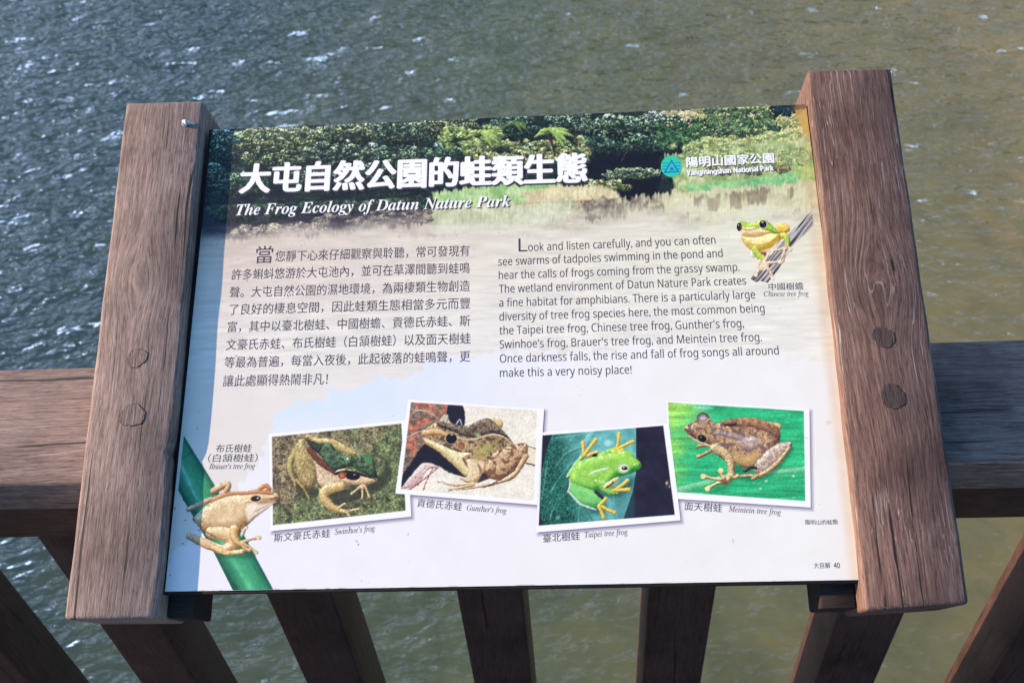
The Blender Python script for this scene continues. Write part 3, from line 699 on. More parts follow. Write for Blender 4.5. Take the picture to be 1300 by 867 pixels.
def ph_a(k):
    x, y = k.X, k.Y
    n = fbm(x*.12, y*.12, 2, 5, .7); n2 = fbm(x*.5, y*.5, 6, 3, .8); g = sm(.35, .65, fbm(x*.03, y*.03, 9, 2)*.6 + (x-340)/190*.35+(y-540)/130*.25)[..., None]
    c = V3(140, 122, 92)*(1-g)+V3(118, 126, 84)*g
    v = np.clip(.45+(n-.5)*1.2+(n2-.5)*1.5, 0, 1.2)[..., None]
    k.col = np.clip(c*(0.42+1.05*v), 0, 1)
    k.frame(330, 530, 5.42)
    k.fill([(420, 480), (560, 500), (760, 440), (860, 330), (800, 250), (880, 300), (900, 420), (780, 520), (560, 600), (480, 560)], (48, 48, 38), 3, .75)
    k.fill([(190, 330), (235, 480), (330, 560), (400, 520), (300, 420)], (60, 52, 38), 3, .6)
    k.limb([(330, 130), (400, 160), (480, 165), (560, 205), (648, 248)], [34, 40, 46, 56, 36], (150, 120, 62), (232, 214, 150), spot=((160, 130, 80), .35, .5))
    k.limb([(290, 170), (215, 290), (210, 370), (238, 440), (246, 500)], [50, 46, 40, 24, 12], (126, 104, 60), (204, 180, 120))
    k.body([(245, 200), (290, 168), (330, 210), (390, 300), (402, 400), (375, 470), (320, 488), (275, 440), (250, 360), (238, 270)], (110, 92, 56), (206, 182, 120), 9, spot=((140, 112, 60), .4, .5))
    k.limb([(255, 430), (305, 495), (338, 558)], [22, 14, 8], (140, 112, 56), (214, 188, 110))
    k.body([(330, 190), (400, 230), (470, 320), (540, 360), (640, 430), (610, 470), (520, 495), (440, 488), (395, 440), (385, 350), (350, 260)], (170, 130, 96), (244, 218, 184), 7, spot=((176, 120, 90), .4, .4))
    k.limb([(340, 215), (400, 290), (470, 345), (545, 390)], [40, 44, 40, 26], (70, 36, 28), (128, 74, 48), mott=.35, soft=1.0)
    k.body([(318, 150), (400, 178), (480, 176), (520, 215), (600, 262), (700, 262), (745, 250), (780, 290), (806, 395), (795, 418), (700, 374), (620, 338), (560, 352), (520, 362), (470, 330), (420, 270), (370, 220)], (30, 44, 30), (104, 130, 94), 6, mott=.34, mf=.3, spot=((20, 40, 26), .28, .6))
    k.body([(320, 150), (400, 180), (430, 200), (400, 240), (360, 215)], (24, 26, 24), (50, 52, 44), 4, alpha=.8)
    k.body([(520, 372), (600, 352), (700, 388), (800, 418), (795, 440), (720, 464), (620, 458), (560, 446)], (186, 140, 104), (246, 214, 172), 5)
    k.limb([(520, 385), (600, 372), (700, 392), (798, 424)], [18, 22, 20, 8], (20, 16, 16), (46, 36, 32))
    k.dot((638, 402), 50, 28, (16, 14, 16), .5, 1, .1); k.dot((650, 392), 9, 5, (150, 150, 150), .5)
    k.limb([(590, 360), (640, 338), (690, 368)], 10, (40, 60, 34), (70, 110, 60))
    k.dot((566, 398), 27, 25, (150, 74, 44)); k.dot((564, 398), 14, 13, (196, 120, 76))
    k.dot((748, 285), 26, 34, (74, 128, 76), .8); k.dot((602, 282), 6, 10, (220, 232, 220), .5)
    k.limb([(560, 470), (455, 500), (445, 560), (500, 620), (570, 645)], [62, 74, 66, 52, 30], (168, 128, 72), (244, 214, 152), spot=((190, 150, 96), .4, .4))
    for a in ([(560, 640), (620, 640), (680, 628)], [(560, 645), (600, 655), (612, 672)], [(540, 620), (570, 600), (585, 592)]):
        k.limb(a, [18, 14, 18], (180, 140, 80), (246, 218, 158))
    for a in ([(700, 470), (660, 500), (630, 525)], [(705, 470), (706, 520), (704, 552)], [(720, 470), (738, 510), (752, 545)]):
        k.limb(a, [20, 13, 17], (176, 140, 90), (240, 212, 160))
    k.grain(.24, .55, 4)
    border(k, [(345.3, 554.5), (509.6, 537.6), (515, 648), (346.6, 666.5)])
def ph_b(k):
    x, y = k.X, k.Y
    n = fbm(x*.2, y*.2, 3, 4, .7)
    k.col = np.clip(V3(240, 230, 214)[None, None]*(0.93+.14*(fbm(x*.1, y*.1, 7)[..., None])), 0, 1)
    k.frame(495, 500, 5.42)
    P = spline(k.tf([(100, 30), (470, 60), (430, 130), (360, 190), (250, 240), (250, 330), (150, 480), (60, 600), (60, 300)])); W = k.win(P, 3); d = k.sdf(W, P)
    X_, Y_ = k.X[W], k.Y[W]
    v = fbm(X_*.28, Y_*.28, 8, 4, .8); rr = sm(.4, .62, fbm(X_*.12, Y_*.12, 12, 3))[..., None]
    cc_ = (V3(120, 104, 88)*(1-rr)+V3(186, 112, 88)*rr)*(.35+1.3*np.clip(v, 0, 1)[..., None])
    k.put(W, 1-sm(-.6, .6, d), np.clip(cc_, 0, 1))
    for a in ([(150, 110), (260, 120), (330, 170)], [(160, 125), (220, 115), (300, 150)], [(120, 300), (200, 260), (260, 250)]): k.limb(a, 9, (170, 140, 120), (226, 206, 190), alpha=.8)
    k.fill([(405, 70), (500, 78), (512, 215), (440, 215), (395, 160)], (34, 30, 44), 1, wob=1)
    k.fill([(245, 345), (150, 470), (85, 560), (78, 640), (130, 580), (230, 475), (340, 500), (420, 545), (540, 570), (560, 480), (400, 400)], (30, 27, 40), 1, wob=1)
    for i in range(9):
        a = [(80+14*i, 650-3*i), (180+10*i, 560-6*i), (250+9*i, 490+2*i)]
        k.limb(a, 11, (150, 96, 100), (236, 196, 190), mott=.25, seed=i)
    k.limb([(230, 660), (260, 580), (300, 505)], 8, (130, 70, 70), (190, 130, 120)); k.limb([(130, 660), (230, 590), (330, 505)], 8, (120, 66, 70), (180, 110, 110))
    k.body([(345, 190), (370, 145), (405, 150), (400, 185), (380, 215)], (150, 130, 110), (230, 216, 194), 3, mott=.3); k.limb([(455, 215), (480, 180), (495, 215)], [8, 14, 8], (120, 120, 136), (216, 214, 224), mott=.3)
    k.limb([(940, 355), (1005, 378)], 7, (60, 50, 50), (90, 76, 70)); k.limb([(910, 470), (1000, 490)], 9, (40, 34, 40), (70, 60, 60))
    k.fill([(940, 360), (1010, 380), (1005, 485), (920, 470)], (240, 214, 178), 1, .6, smooth=False)
    k.body([(700, 180), (740, 165), (775, 190), (770, 235), (740, 240)], (170, 130, 80), (244, 220, 160), 3)
    k.body([(225, 275), (255, 240), (330, 190), (430, 205), (520, 222), (620, 182), (680, 168), (760, 232), (850, 340), (872, 430), (760, 565), (640, 565), (535, 565), (440, 490), (330, 400), (240, 335)], (70, 52, 40), (190, 160, 118), 9, mott=.26, mf=.28, spot=((60, 46, 38), .26, .7))
    k.body([(330, 190), (430, 205), (520, 222), (660, 172), (760, 240), (800, 290), (700, 270), (560, 300), (440, 260), (340, 225)], (62, 50, 44), (150, 128, 104), 5, mott=.3, spot=((46, 38, 38), .3, .6))
    k.limb([(235, 270), (330, 262), (400, 290)], [40, 44, 20], (190, 130, 76), (236, 196, 140))
    k.body([(228, 300), (330, 338), (400, 372), (480, 400), (565, 408), (530, 450), (650, 520), (540, 575), (440, 492), (330, 396), (246, 342)], (206, 168, 104), (250, 232, 184), 7)
    k.fill([(570, 400), (640, 350), (720, 340), (690, 410), (620, 440)], (190, 178, 96), 5, .6, wob=3)
    k.limb([(505, 445), (522, 475), (545, 505)], [12, 20, 10], (92, 54, 40), (140, 92, 66), mott=.4, soft=.9)
    k.limb([(455, 295), (560, 316), (700, 282), (780, 296), (850, 352)], [8, 10, 10, 9, 6], (190, 160, 110), (246, 226, 186))
    k.dot((606, 284), 20, 14, (176, 196, 140), 1.6, .8)
    k.dot((423, 307), 43, 40, (214, 184, 134), .7, .85); k.dot((423, 307), 38, 36, (24, 20, 26)); k.dot((426, 280), 9, 4, (220, 220, 230))
    k.dot((492, 356), 31, 33, (214, 176, 124), .8, .9); k.dot((492, 356), 25, 27, (140, 88, 60), .8); k.dot((488, 362), 12, 14, (176, 122, 88), 1, .8)
    k.body([(655, 500), (720, 400), (820, 362), (900, 338), (946, 350), (942, 420), (880, 500), (770, 585), (690, 580), (652, 540)], (130, 88, 60), (226, 190, 146), 8, spot=((116, 70, 46), .22, .8))
    k.limb([(935, 430), (850, 560), (720, 615), (600, 640), (500, 655)], [40, 34, 22, 14, 10], (150, 108, 72), (236, 204, 156))
    k.limb([(650, 640), (740, 600), (860, 520)], [8, 10, 12], (60, 40, 34), (130, 90, 64))
    k.body([(540, 450), (640, 460), (660, 500), (640, 560), (590, 612), (528, 612), (536, 540)], (200, 156, 108), (250, 226, 184), 6)
    k.limb([(605, 480), (622, 520), (618, 545)], [10, 20, 8], (110, 70, 50), (160, 110, 80), mott=.4, soft=.9, alpha=.8); k.fill([(560, 420), (640, 430), (650, 470), (560, 470)], (196, 160, 110), 3, .6, wob=1)
    k.fill([(640, 540), (690, 580), (600, 614)], (40, 32, 34), .7, .9, smooth=False)
    for a in ([(580, 612), (450, 626), (360, 603)], [(580, 622), (480, 645), (402, 657)], [(540, 600), (510, 590), (480, 575)]):
        k.limb(a, [18, 11, 6], (180, 130, 84), (244, 214, 166)); k.limb([(q[0], q[1]+9) for q in a], [6, 5, 3], (90, 66, 56), (140, 106, 84), alpha=.7)
    k.limb([(330, 605), (345, 610), (360, 600)], 5, (40, 36, 34), (60, 50, 46))
    k.grain(.12, .55, 5)
    border(k, [(521.8, 510.6), (682, 521), (677.5, 635.5), (508.8, 620.6)])
def ph_c(k):
    x, y = k.X, k.Y
    k.col = np.clip(V3(36, 31, 48)[None, None]*(.7+.7*fbm(x*.07, y*.07, 3)[..., None]), 0, 1)
    k.frame(675, 530, 5.42)
    P = k.tf([(148, 100), (718, 60), (718, 380), (692, 520), (630, 700), (84, 750), (52, 640), (60, 400), (110, 200)]); W = k.win(P, 3); d = k.sdf(W, P); X_, Y_ = k.X[W], k.Y[W]
    g = sm(.0, 1.0, (X_-684)/70 - (Y_-560)/260)[..., None]
    v = fbm(X_*.09, Y_*.09, 5, 3)[..., None]; sp = fbm(X_*.7, Y_*.7, 8, 2, .9)[..., None]
    c = (V3(30, 92, 76)*(1-g)+V3(104, 176, 172)*g)*(.72+.55*v) + (sp-.5)*.55*(1-g)
    k.put(W, 1-sm(-.5, .5, d), np.clip(c, 0, 1))
    for a, w_ in (([(430, 90), (400, 130), (360, 190)], 40), ([(250, 510), (160, 600), (125, 700)], 9), ([(345, 200), (240, 245), (175, 330)], 9), ([(280, 310), (180, 430), (130, 520)], 8),
                  ([(330, 600), (322, 720)], 8), ([(560, 540), (590, 690)], 7), ([(180, 140), (330, 120)], 8), ([(110, 300), (70, 560)], 6)):
        k.limb(a, w_, (110, 176, 172), (176, 222, 218), alpha=.55, soft=.8)
    for a in ([(240, 520), (150, 610), (112, 700)], [(340, 210), (235, 258), (172, 345)], [(270, 330), (170, 445)], [(360, 620), (420, 710)]): k.limb(a, 9, (14, 60, 56), (40, 100, 92), alpha=.5, soft=.9)
    k.dot((522, 175), 26, 22, (186, 222, 222), 2, .8); k.dot((180, 690), 16, 14, (130, 210, 204), 2, .6)
    k.dot((940, 455), 24, 30, (70, 58, 54), 1.4); k.dot((930, 450), 8, 10, (200, 186, 170), 1); k.dot((950, 475), 6, 6, (180, 160, 140), 1)
    k.fill([(700, 700), (560, 700), (600, 420), (690, 400)], (60, 120, 118), 3, .35)
    YE, YL = (206, 150, 30), (252, 226, 96)
    k.limb([(250, 405), (300, 330), (362, 250)], [26, 34, 26], (84, 160, 74), (190, 232, 150))
    for a in ([(360, 262), (356, 215), (352, 172)], [(362, 258), (400, 205), (442, 152)], [(390, 262), (420, 245), (448, 238)]): k.limb(a, [26, 22, 28], YE, YL)
    k.dot((434, 260), 20, 12, (24, 26, 28), .5, 1, -.4)
    k.limb([(470, 262), (520, 240), (580, 215)], [30, 36, 30], (70, 150, 60), (168, 222, 100))
    for a in ([(562, 240), (592, 190), (601, 112)], [(590, 218), (640, 190), (698, 164)], [(560, 236), (600, 234), (625, 222)]): k.limb(a, [28, 22, 26], YE, YL)
    k.fill([(262, 460), (290, 540), (430, 660), (520, 640), (520, 560), (620, 540), (690, 470), (720, 400), (560, 480)], (16, 60, 56), 4, .55)
    k.body([(262, 420), (285, 350), (345, 292), (440, 268), (540, 242), (650, 226), (694, 258), (748, 308), (748, 345), (690, 382), (590, 412), (545, 462), (470, 505), (380, 505), (300, 475)], (60, 150, 50), (178, 230, 96), 10, mott=.05, mf=.1)
    k.body([(262, 445), (330, 468), (440, 512), (500, 588), (430, 622), (330, 592), (268, 525)], (66, 170, 90), (150, 226, 124), 8, mott=.05)
    k.limb([(250, 505), (330, 590), (380, 612), (440, 632)], [12, 14, 14, 10], (190, 210, 190), (244, 246, 240))
    k.limb([(250, 512), (262, 470), (262, 420)], [8, 10, 8], (190, 220, 190), (236, 246, 232))
    k.body([(430, 430), (520, 440), (560, 500), (600, 520), (540, 532), (470, 500)], (80, 160, 60), (176, 228, 110), 5)
    k.body([(490, 470), (560, 420), (600, 410), (570, 460), (520, 490)], (190, 190, 150), (246, 244, 226), 4)
    k.limb([(510, 478), (548, 452), (585, 425)], [18, 20, 22], YE, YL); k.limb([(515, 480), (545, 462), (560, 445)], 9, (30, 26, 30), (60, 50, 50))
    for a in ([(580, 492), (620, 465), (660, 434)], [(560, 500), (610, 500), (670, 494)]): k.limb(a, [24, 22, 28], YE, YL)
    k.limb([(440, 512), (470, 535), (490, 555)], [20, 24, 14], (20, 22, 22), (50, 50, 50))
    for a in ([(470, 600), (520, 632), (570, 652)], [(462, 612), (480, 650), (495, 688)], [(480, 590), (500, 570), (510, 556)]): k.limb(a, [26, 22, 26], YE, YL)
    k.limb([(395, 392), (450, 368), (525, 350)], [10, 22, 14], (200, 236, 170), (250, 252, 244), alpha=.8, soft=1.2)
    k.limb([(380, 300), (460, 285), (560, 262)], [5, 8, 4], (200, 240, 150), (226, 246, 190), alpha=.6, soft=1)
    k.dot((628, 346), 44, 36, (170, 206, 120), .8); k.dot((632, 348), 34, 27, (222, 232, 200), .5); k.dot((640, 348), 21, 13, (20, 18, 36)); k.dot((634, 343), 5, 4, (250, 250, 250), .3)
    k.dot((668, 245), 22, 18, (150, 210, 90), .8); k.dot((706, 324), 6, 5, (236, 246, 210), .5)
    k.grain(.10, .5, 6)
    border(k, [(688.8, 552.6), (842, 540.2), (856.7, 653.2), (683.9, 667)])
def ph_d(k):
    x, y = k.X, k.Y
    g = sm(0, 1, (x-846)/90 + (y-510)/200 + (fbm(x*.02, y*.06, 4, 3)-.5)*.8)[..., None]
    st = fbm(x*.03-y*.02, y*.3, 6, 4)[..., None]
    k.col = np.clip((V3(160, 216, 96)*(1-g)+V3(52, 182, 120)*g)*(.72+.55*st), 0, 1)
    k.frame(840, 500, 5.42)
    k.fill([(230, 80), (350, 90), (300, 110), (215, 100)], (196, 240, 216), 3, .6)
    k.limb([(110, 668), (300, 620), (500, 565), (760, 545), (990, 520)], [60, 44, 40, 40, 44], (100, 200, 130), (166, 228, 178), alpha=.6, soft=2.5)
    k.limb([(110, 648), (300, 600), (500, 545), (760, 528), (990, 505)], 8, (200, 240, 200), (220, 246, 220), alpha=.4, soft=1.4)
    for i in range(26): k.dot((rng.uniform(600, 980), rng.uniform(120, 720)), rng.uniform(3, 9), rng.uniform(2, 5), (170, 230, 180), 1, .5)
    for (a, b) in ((720, 598), (905, 565), (680, 650)): k.dot((a, b), 10, 7, (220, 246, 220), 1, .8)
    k.fill([(480, 470), (620, 520), (700, 570), (880, 380), (900, 400), (760, 560), (620, 600), (500, 590), (440, 640), (330, 680), (460, 620)], (20, 96, 62), 3, .6)
    TL, TH = (150, 108, 64), (236, 206, 146)
    k.limb([(350, 385), (300, 410), (250, 432)], [26, 22, 28], (110, 76, 50), (214, 176, 120)); k.limb([(310, 350), (270, 355), (246, 362)], [26, 22, 22], (120, 84, 54), (216, 180, 126))
    k.body([(690, 185), (760, 196), (815, 206), (818, 240), (760, 228)], (180, 130, 80), (240, 208, 160), 3)
    k.body([(155, 232), (200, 200), (240, 178), (262, 136), (300, 132), (332, 165), (360, 195), (410, 196), (480, 170), (620, 164), (720, 190), (800, 232), (816, 300), (800, 345), (720, 430), (640, 500), (570, 506), (480, 462), (400, 402), (310, 352), (220, 312), (170, 265)], (104, 70, 48), (214, 170, 126), 11, mott=.28, mf=.3, spot=((110, 84, 92), .25, .75), seed=14)
    k.body([(400, 200), (480, 172), (620, 166), (720, 192), (800, 235), (810, 300), (740, 270), (620, 230), (480, 225)], (110, 64, 42), (190, 130, 90), 5, mott=.3, seed=4, spot=((70, 48, 42), .35, .5), alpha=.75, soft=1.2)
    k.limb([(370, 270), (450, 280), (560, 310), (640, 320)], [20, 30, 40, 30], (120, 104, 116), (186, 170, 180), mott=.35, mf=.6, alpha=.75, soft=1.6)
    k.body([(520, 330), (580, 300), (650, 295), (690, 330), (650, 385), (560, 380)], (150, 126, 124), (226, 200, 196), 8, mott=.5, mf=.6, alpha=.55, soft=2.5)
    k.fill([(450, 400), (560, 420), (650, 400), (690, 420), (640, 490), (570, 496), (500, 466)], (226, 188, 112), 4, .6, wob=2)
    k.limb([(440, 210), (480, 212), (505, 205)], 20, (46, 32, 32), (80, 56, 48), mott=.3, soft=1)
    k.dot((283, 160), 34, 28, (136, 120, 126), 1); k.dot((285, 168), 20, 14, (196, 186, 196), 1.2); k.limb([(246, 162), (262, 138), (300, 134), (326, 160)], 9, (50, 34, 34), (90, 60, 50))
    k.limb([(165, 240), (240, 300), (310, 330)], [10, 20, 14], (60, 44, 40), (120, 90, 80), mott=.3)
    k.limb([(190, 290), (260, 332), (340, 360)], [10, 16, 18], (190, 150, 110), (240, 212, 170))
    k.dot((277, 306), 38, 28, (176, 140, 90), .5, 1, .45); k.dot((278, 306), 32, 23, (20, 18, 30), .5, 1, .45); k.dot((270, 298), 7, 5, (120, 120, 150), .4)
    k.body([(640, 490), (720, 392), (800, 342), (880, 328), (898, 355), (850, 430), (760, 515), (690, 560), (645, 545)], (130, 96, 76), (232, 204, 182), 8, mott=.26, mf=.5, spot=((130, 110, 120), .4, .5))
    k.limb([(880, 370), (790, 480), (680, 560), (600, 562), (535, 566)], [22, 34, 32, 20, 14], (140, 98, 62), (232, 200, 150)); k.limb([(660, 560), (640, 575), (625, 582)], [18, 16, 20], TL, TH)
    k.limb([(570, 530), (620, 505), (650, 510)], 22, (36, 26, 30), (80, 56, 50))
    k.limb([(370, 372), (450, 430), (478, 500), (470, 570), (430, 605)], [70, 66, 50, 52, 44], (150, 112, 76), (238, 212, 160), mott=.2, mf=.6)
    for a in ([(430, 600), (370, 620), (315, 652)], [(430, 592), (350, 580), (285, 565)], [(425, 580), (415, 555), (406, 526)], [(480, 560), (500, 575), (520, 566)]): k.limb(a, [34, 20, 30], TL, (250, 226, 160))
    for (a, b) in ((315, 652), (285, 565), (406, 526)): k.dot((a, b), 19, 17, (246, 220, 150), .6)
    k.grain(.19, .55, 7)
    border(k, [(848, 510.8), (1020.4, 521.6), (1022.3, 635.8), (853, 624.2)])
photo(PH['a'], 250, 190, 0.00008, ph_a, 'photograph of a green-backed frog on mossy soil')
photo(PH['d'], 250, 190, 0.00008, ph_d, 'photograph of a mottled brown frog on a bright green leaf')
photo(PH['c'], 250, 190, 0.00014, ph_c, 'photograph of a bright green frog on a teal leaf')
photo(PH['b'], 250, 190, 0.00020, ph_b, 'photograph of a brown frog on pale stone')

# --- two cut-out frogs printed straight on the board
def cutout(x0, y0, x1, y1, step, lift, paint, label):
    bx, bu = to_board([x0, x1, x1, x0], [y0, y0, y1, y1])
    xs = np.arange(bx.min(), min(bx.max(), 0.297), step); us = np.arange(bu.min(), bu.max(), step)
    gx, gu = np.meshgrid(xs, us)
    px, py = to_trace(gx, gu)
    k = Canvas(px, py, (235, 230, 232), cut=True); paint(k)
    me = bpy.data.meshes.new('frog_picture')
    grid_fill(me, np.stack([gx, gu, np.full_like(gx, lift)], -1), lin(k.col)*ALB, keep=(k.a > 0.45) & (gx > -0.297) & (gx < 0.297) & (gu > -0.231))
    o = link('frog_picture', me, M_print, sign, OFF); o['label'] = label
def cut_brauer(k):
    k.frame(210, 540, 4.127)
    P = k.tf([(66, 0), (250, 300), (420, 590), (560, 850), (570, 880), (360, 880), (250, 660), (95, 392), (45, 300), (20, 100)]); W = k.win(P, 3); d = k.sdf(W, P)
    X_, Y_ = k.X[W], k.Y[W]
    a = k.tf([(66, 0)])[0]; b = k.tf([(570, 880)])[0]; e = (b-a)/np.linalg.norm(b-a)
    off = -((X_-a[0])*(-e[1])+(Y_-a[1])*e[0])/-38.0; off = np.clip(off, 0, 1); al = ((X_-a[0])*e[0]+(Y_-a[1])*e[1])
    v = np.sin(off*math.pi)**.7*.75 + np.exp(-((off-.62)/.12)**2)*.25*(.6+.8*vnoise(al*.2, off*3, 4)) + (fbm(X_*.1, Y_*.1, 5)-.5)*.25 + (fbm(off*14, al*.05, 9, 3)-.5)*.3 - .25*np.exp(-((al-38-2*off)/1.2)**2)
    c = V3(14, 92, 66)*(1-v[..., None])+V3(84, 186, 132)*v[..., None]
    k.put(W, 1-sm(-.45, .45, d), np.clip(c, 0, 1))
    k.limb([(80, 200), (120, 290), (165, 385)], [14, 20, 12], (100, 200, 190), (190, 240, 236), mott=.4, mf=.4, alpha=.55, soft=1.2)
    k.limb([(92, 385), (140, 440), (180, 470)], 10, (8, 50, 36), (30, 90, 66), alpha=.7)
    k.fill([(250, 650), (420, 640), (470, 690), (300, 690)], (16, 80, 56), 2, .5)
    LO, HI = (170, 112, 62), (250, 218, 168)
    k.limb([(250, 345), (290, 320), (325, 308), (318, 340), (285, 372)], [34, 38, 34, 30, 22], (150, 96, 56), (240, 204, 156))
    k.limb([(120, 440), (180, 415), (240, 385)], [26, 30, 24], (150, 116, 84), (222, 192, 156))
    k.limb([(150, 488), (160, 500)], 20, (60, 50, 50), (100, 84, 76))
    k.limb([(395, 520), (410, 540), (400, 575)], [14, 22, 16], (200, 160, 120), (250, 226, 190)); k.dot((420, 532), 12, 10, (250, 222, 186))
    k.body([(232, 405), (262, 370), (340, 352), (430, 350), (480, 330), (495, 312), (525, 308), (552, 322), (556, 342), (588, 358), (598, 380), (575, 402), (530, 435), (485, 470), (445, 505), (415, 532), (370, 555), (300, 560), (240, 560), (190, 545), (150, 492), (180, 450)], LO, (252, 226, 182), 15, mott=.05, spot=((200, 150, 100), .5, .25))
    k.limb([(240, 395), (330, 358), (430, 352), (490, 345), (560, 355)], [16, 24, 22, 30, 16], (150, 84, 44), (214, 140, 84), alpha=.8, soft=1.6)
    k.limb([(500, 330), (525, 314), (548, 330)], [20, 26, 18], (170, 96, 52), (226, 150, 98))
    k.limb([(420, 405), (450, 398), (520, 400), (590, 388)], [6, 10, 10, 4], (150, 96, 60), (200, 150, 100), alpha=.6, soft=1)
    k.fill([(430, 420), (500, 412), (580, 396), (530, 438), (470, 475), (430, 500)], (252, 240, 224), 3, .8)
    k.limb([(585, 385), (530, 420), (470, 450)], 4, (120, 80, 60), (160, 110, 80), alpha=.6)
    k.dot((472, 382), 32, 20, (230, 190, 130), .5, 1, -.1); k.dot((474, 383), 26, 15, (30, 24, 28), .5, 1, -.1); k.dot((484, 380), 5, 4, (210, 210, 220), .3)
    k.dot((580, 374), 4, 3, (90, 60, 50), .4)
    k.limb([(240, 560), (330, 575), (352, 620), (300, 650), (200, 610), (125, 578)], [60, 80, 70, 50, 44, 40], (196, 136, 78), (252, 222, 172), mott=.07)
    k.limb([(130, 580), (170, 600), (230, 630), (300, 655)], [40, 48, 46, 24], (180, 130, 84), (240, 204, 156))
    k.limb([(170, 545), (215, 558), (262, 585)], 6, (70, 50, 46), (110, 80, 64), alpha=.7); k.limb([(190, 530), (200, 552), (188, 560)], 5, (60, 46, 46), (90, 70, 60), alpha=.8)
    for a in ([(270, 645), (340, 662), (415, 652)], [(290, 655), (350, 668), (400, 664)], [(250, 640), (300, 668), (330, 672)]): k.limb(a, [22, 15, 18], (200, 140, 84), (252, 218, 160))
    k.limb([(360, 545), (362, 590), (385, 620), (410, 618)], [50, 40, 32, 26], (190, 130, 66), (250, 214, 150))
    for a in ([(400, 612), (445, 596), (490, 586)], [(405, 618), (445, 640), (475, 664)], [(395, 622), (420, 645), (440, 652)]): k.limb(a, [20, 14, 20], (186, 130, 76), (246, 208, 150))
    k.dot((488, 588), 13, 12, (240, 200, 146), .5); k.dot((474, 664), 11, 11, (236, 196, 144), .5)
    k.grain(.11, .5, 4)
def cut_tree(k):
    k.frame(900, 260, 7.227)
    P = k.tf([(1010, 5), (1010, 130), (890, 260), (760, 385), (640, 590), (560, 690), (540, 718), (470, 700), (430, 712), (380, 680), (450, 590), (600, 430), (720, 280), (880, 110)]); W = k.win(P, 3); d = k.sdf(W, P); X_, Y_ = k.X[W], k.Y[W]
    a = k.tf([(1000, 70)])[0]; b = k.tf([(480, 700)])[0]; e = (b-a)/np.linalg.norm(b-a)
    off = (X_-a[0])*(-e[1])+(Y_-a[1])*e[0]; al = (X_-a[0])*e[0]+(Y_-a[1])*e[1]
    v = fbm(off*.55+3, al*.02, 6, 3, .8); v = np.clip((v-.5)*3.2+.52, 0, 1)[..., None]
    k.put(W, 1-sm(-.4, .6, d), V3(52, 48, 54)*(1-v)+V3(212, 204, 204)*v)
    k.fill([(600, 600), (660, 540), (640, 590), (560, 690)], (40, 34, 40), 1, .6)
    PK, PH_ = (206, 160, 120), (250, 228, 200)
    k.body([(610, 195), (650, 168), (710, 178), (745, 215), (730, 250), (670, 270), (620, 250)], (214, 140, 20), (254, 226, 120), 5, mott=.06)
    k.limb([(620, 300), (690, 285), (722, 330), (712, 385)], [60, 60, 56, 40], (150, 160, 30), (232, 232, 110), mott=.1)
    k.limb([(715, 300), (728, 340), (716, 385)], [22, 30, 24], (110, 160, 30), (176, 214, 90), alpha=.8)
    for a_ in ([(720, 375), (735, 400), (750, 420)], [(705, 395), (640, 415), (570, 420)], [(705, 400), (690, 430), (680, 520)], [(690, 440), (660, 500), (640, 530)]): k.limb(a_, [34, 22, 30], PK, PH_)
    k.dot((575, 422), 17, 14, PH_); k.dot((742, 405), 18, 18, (250, 214, 196), .6)
    k.fill([(470, 430), (560, 430), (540, 465), (500, 470)], (130, 66, 50), 1, .9); k.dot((636, 318), 20, 22, (110, 56, 40), .8)
    k.body([(390, 400), (440, 430), (440, 470), (400, 490), (380, 460)], (226, 220, 190), (252, 248, 232), 3)
    k.body([(300, 285), (430, 290), (560, 258), (640, 258), (655, 320), (590, 405), (480, 435), (380, 415), (315, 350)], (222, 168, 40), (254, 240, 160), 14, mott=.03)
    k.fill([(480, 425), (560, 400), (630, 340), (610, 400), (540, 428)], (246, 238, 214), 2, .85)
    k.limb([(330, 320), (400, 325), (470, 318)], [8, 14, 6], (246, 220, 150), (255, 250, 230), alpha=.6, soft=1)
    k.body([(288, 150), (380, 165), (440, 150), (480, 132), (530, 142), (590, 200), (640, 262), (570, 262), (430, 240), (300, 230)], (106, 160, 30), (190, 222, 84), 7, mott=.05)
    k.body([(298, 205), (360, 205), (430, 205), (480, 222), (570, 250), (540, 264), (430, 290), (320, 286), (294, 250)], (222, 176, 110), (252, 232, 178), 6, mott=.05)
    k.limb([(300, 215), (360, 232), (450, 210)], [14, 20, 12], (196, 160, 60), (236, 206, 110), alpha=.8)
    k.limb([(300, 282), (380, 292), (470, 282), (560, 256)], [5, 8, 18, 8], (206, 110, 60), (240, 160, 100))
    k.dot((340, 232), 5, 4, (130, 80, 50), .3)
    k.dot((277, 204), 24, 40, (24, 18, 22)); k.dot((290, 208), 12, 24, (110, 84, 84), .5, .6); k.dot((272, 188), 5, 7, (210, 210, 220), .3)
    k.dot((496, 180), 40, 40, (236, 214, 150)); k.dot((496, 180), 33, 34, (20, 18, 34)); k.dot((492, 162), 9, 8, (200, 206, 230), .4); k.dot((508, 190), 7, 6, (70, 70, 110), .4)
    k.limb([(420, 410), (450, 460), (515, 515)], [62, 66, 56], (140, 160, 30), (226, 228, 110), mott=.1); k.limb([(415, 440), (450, 485), (490, 515)], [16, 24, 16], (110, 160, 30), (170, 210, 84), alpha=.7)
    for a_ in ([(500, 530), (530, 490), (545, 445)], [(510, 540), (590, 530), (645, 525)], [(490, 545), (460, 600), (430, 645)], [(515, 560), (560, 610), (585, 680)], [(470, 520), (455, 560), (470, 590)]): k.limb(a_, [44, 26, 32], PK, PH_)
    k.fill([(470, 530), (540, 535), (530, 590), (480, 600)], (246, 222, 190), 2, .9)
    for (a_, b_) in ((545, 445), (648, 525), (430, 645), (586, 676)): k.dot((a_, b_), 17, 16, PH_, .5)
    k.grain(.10, .45, 9)
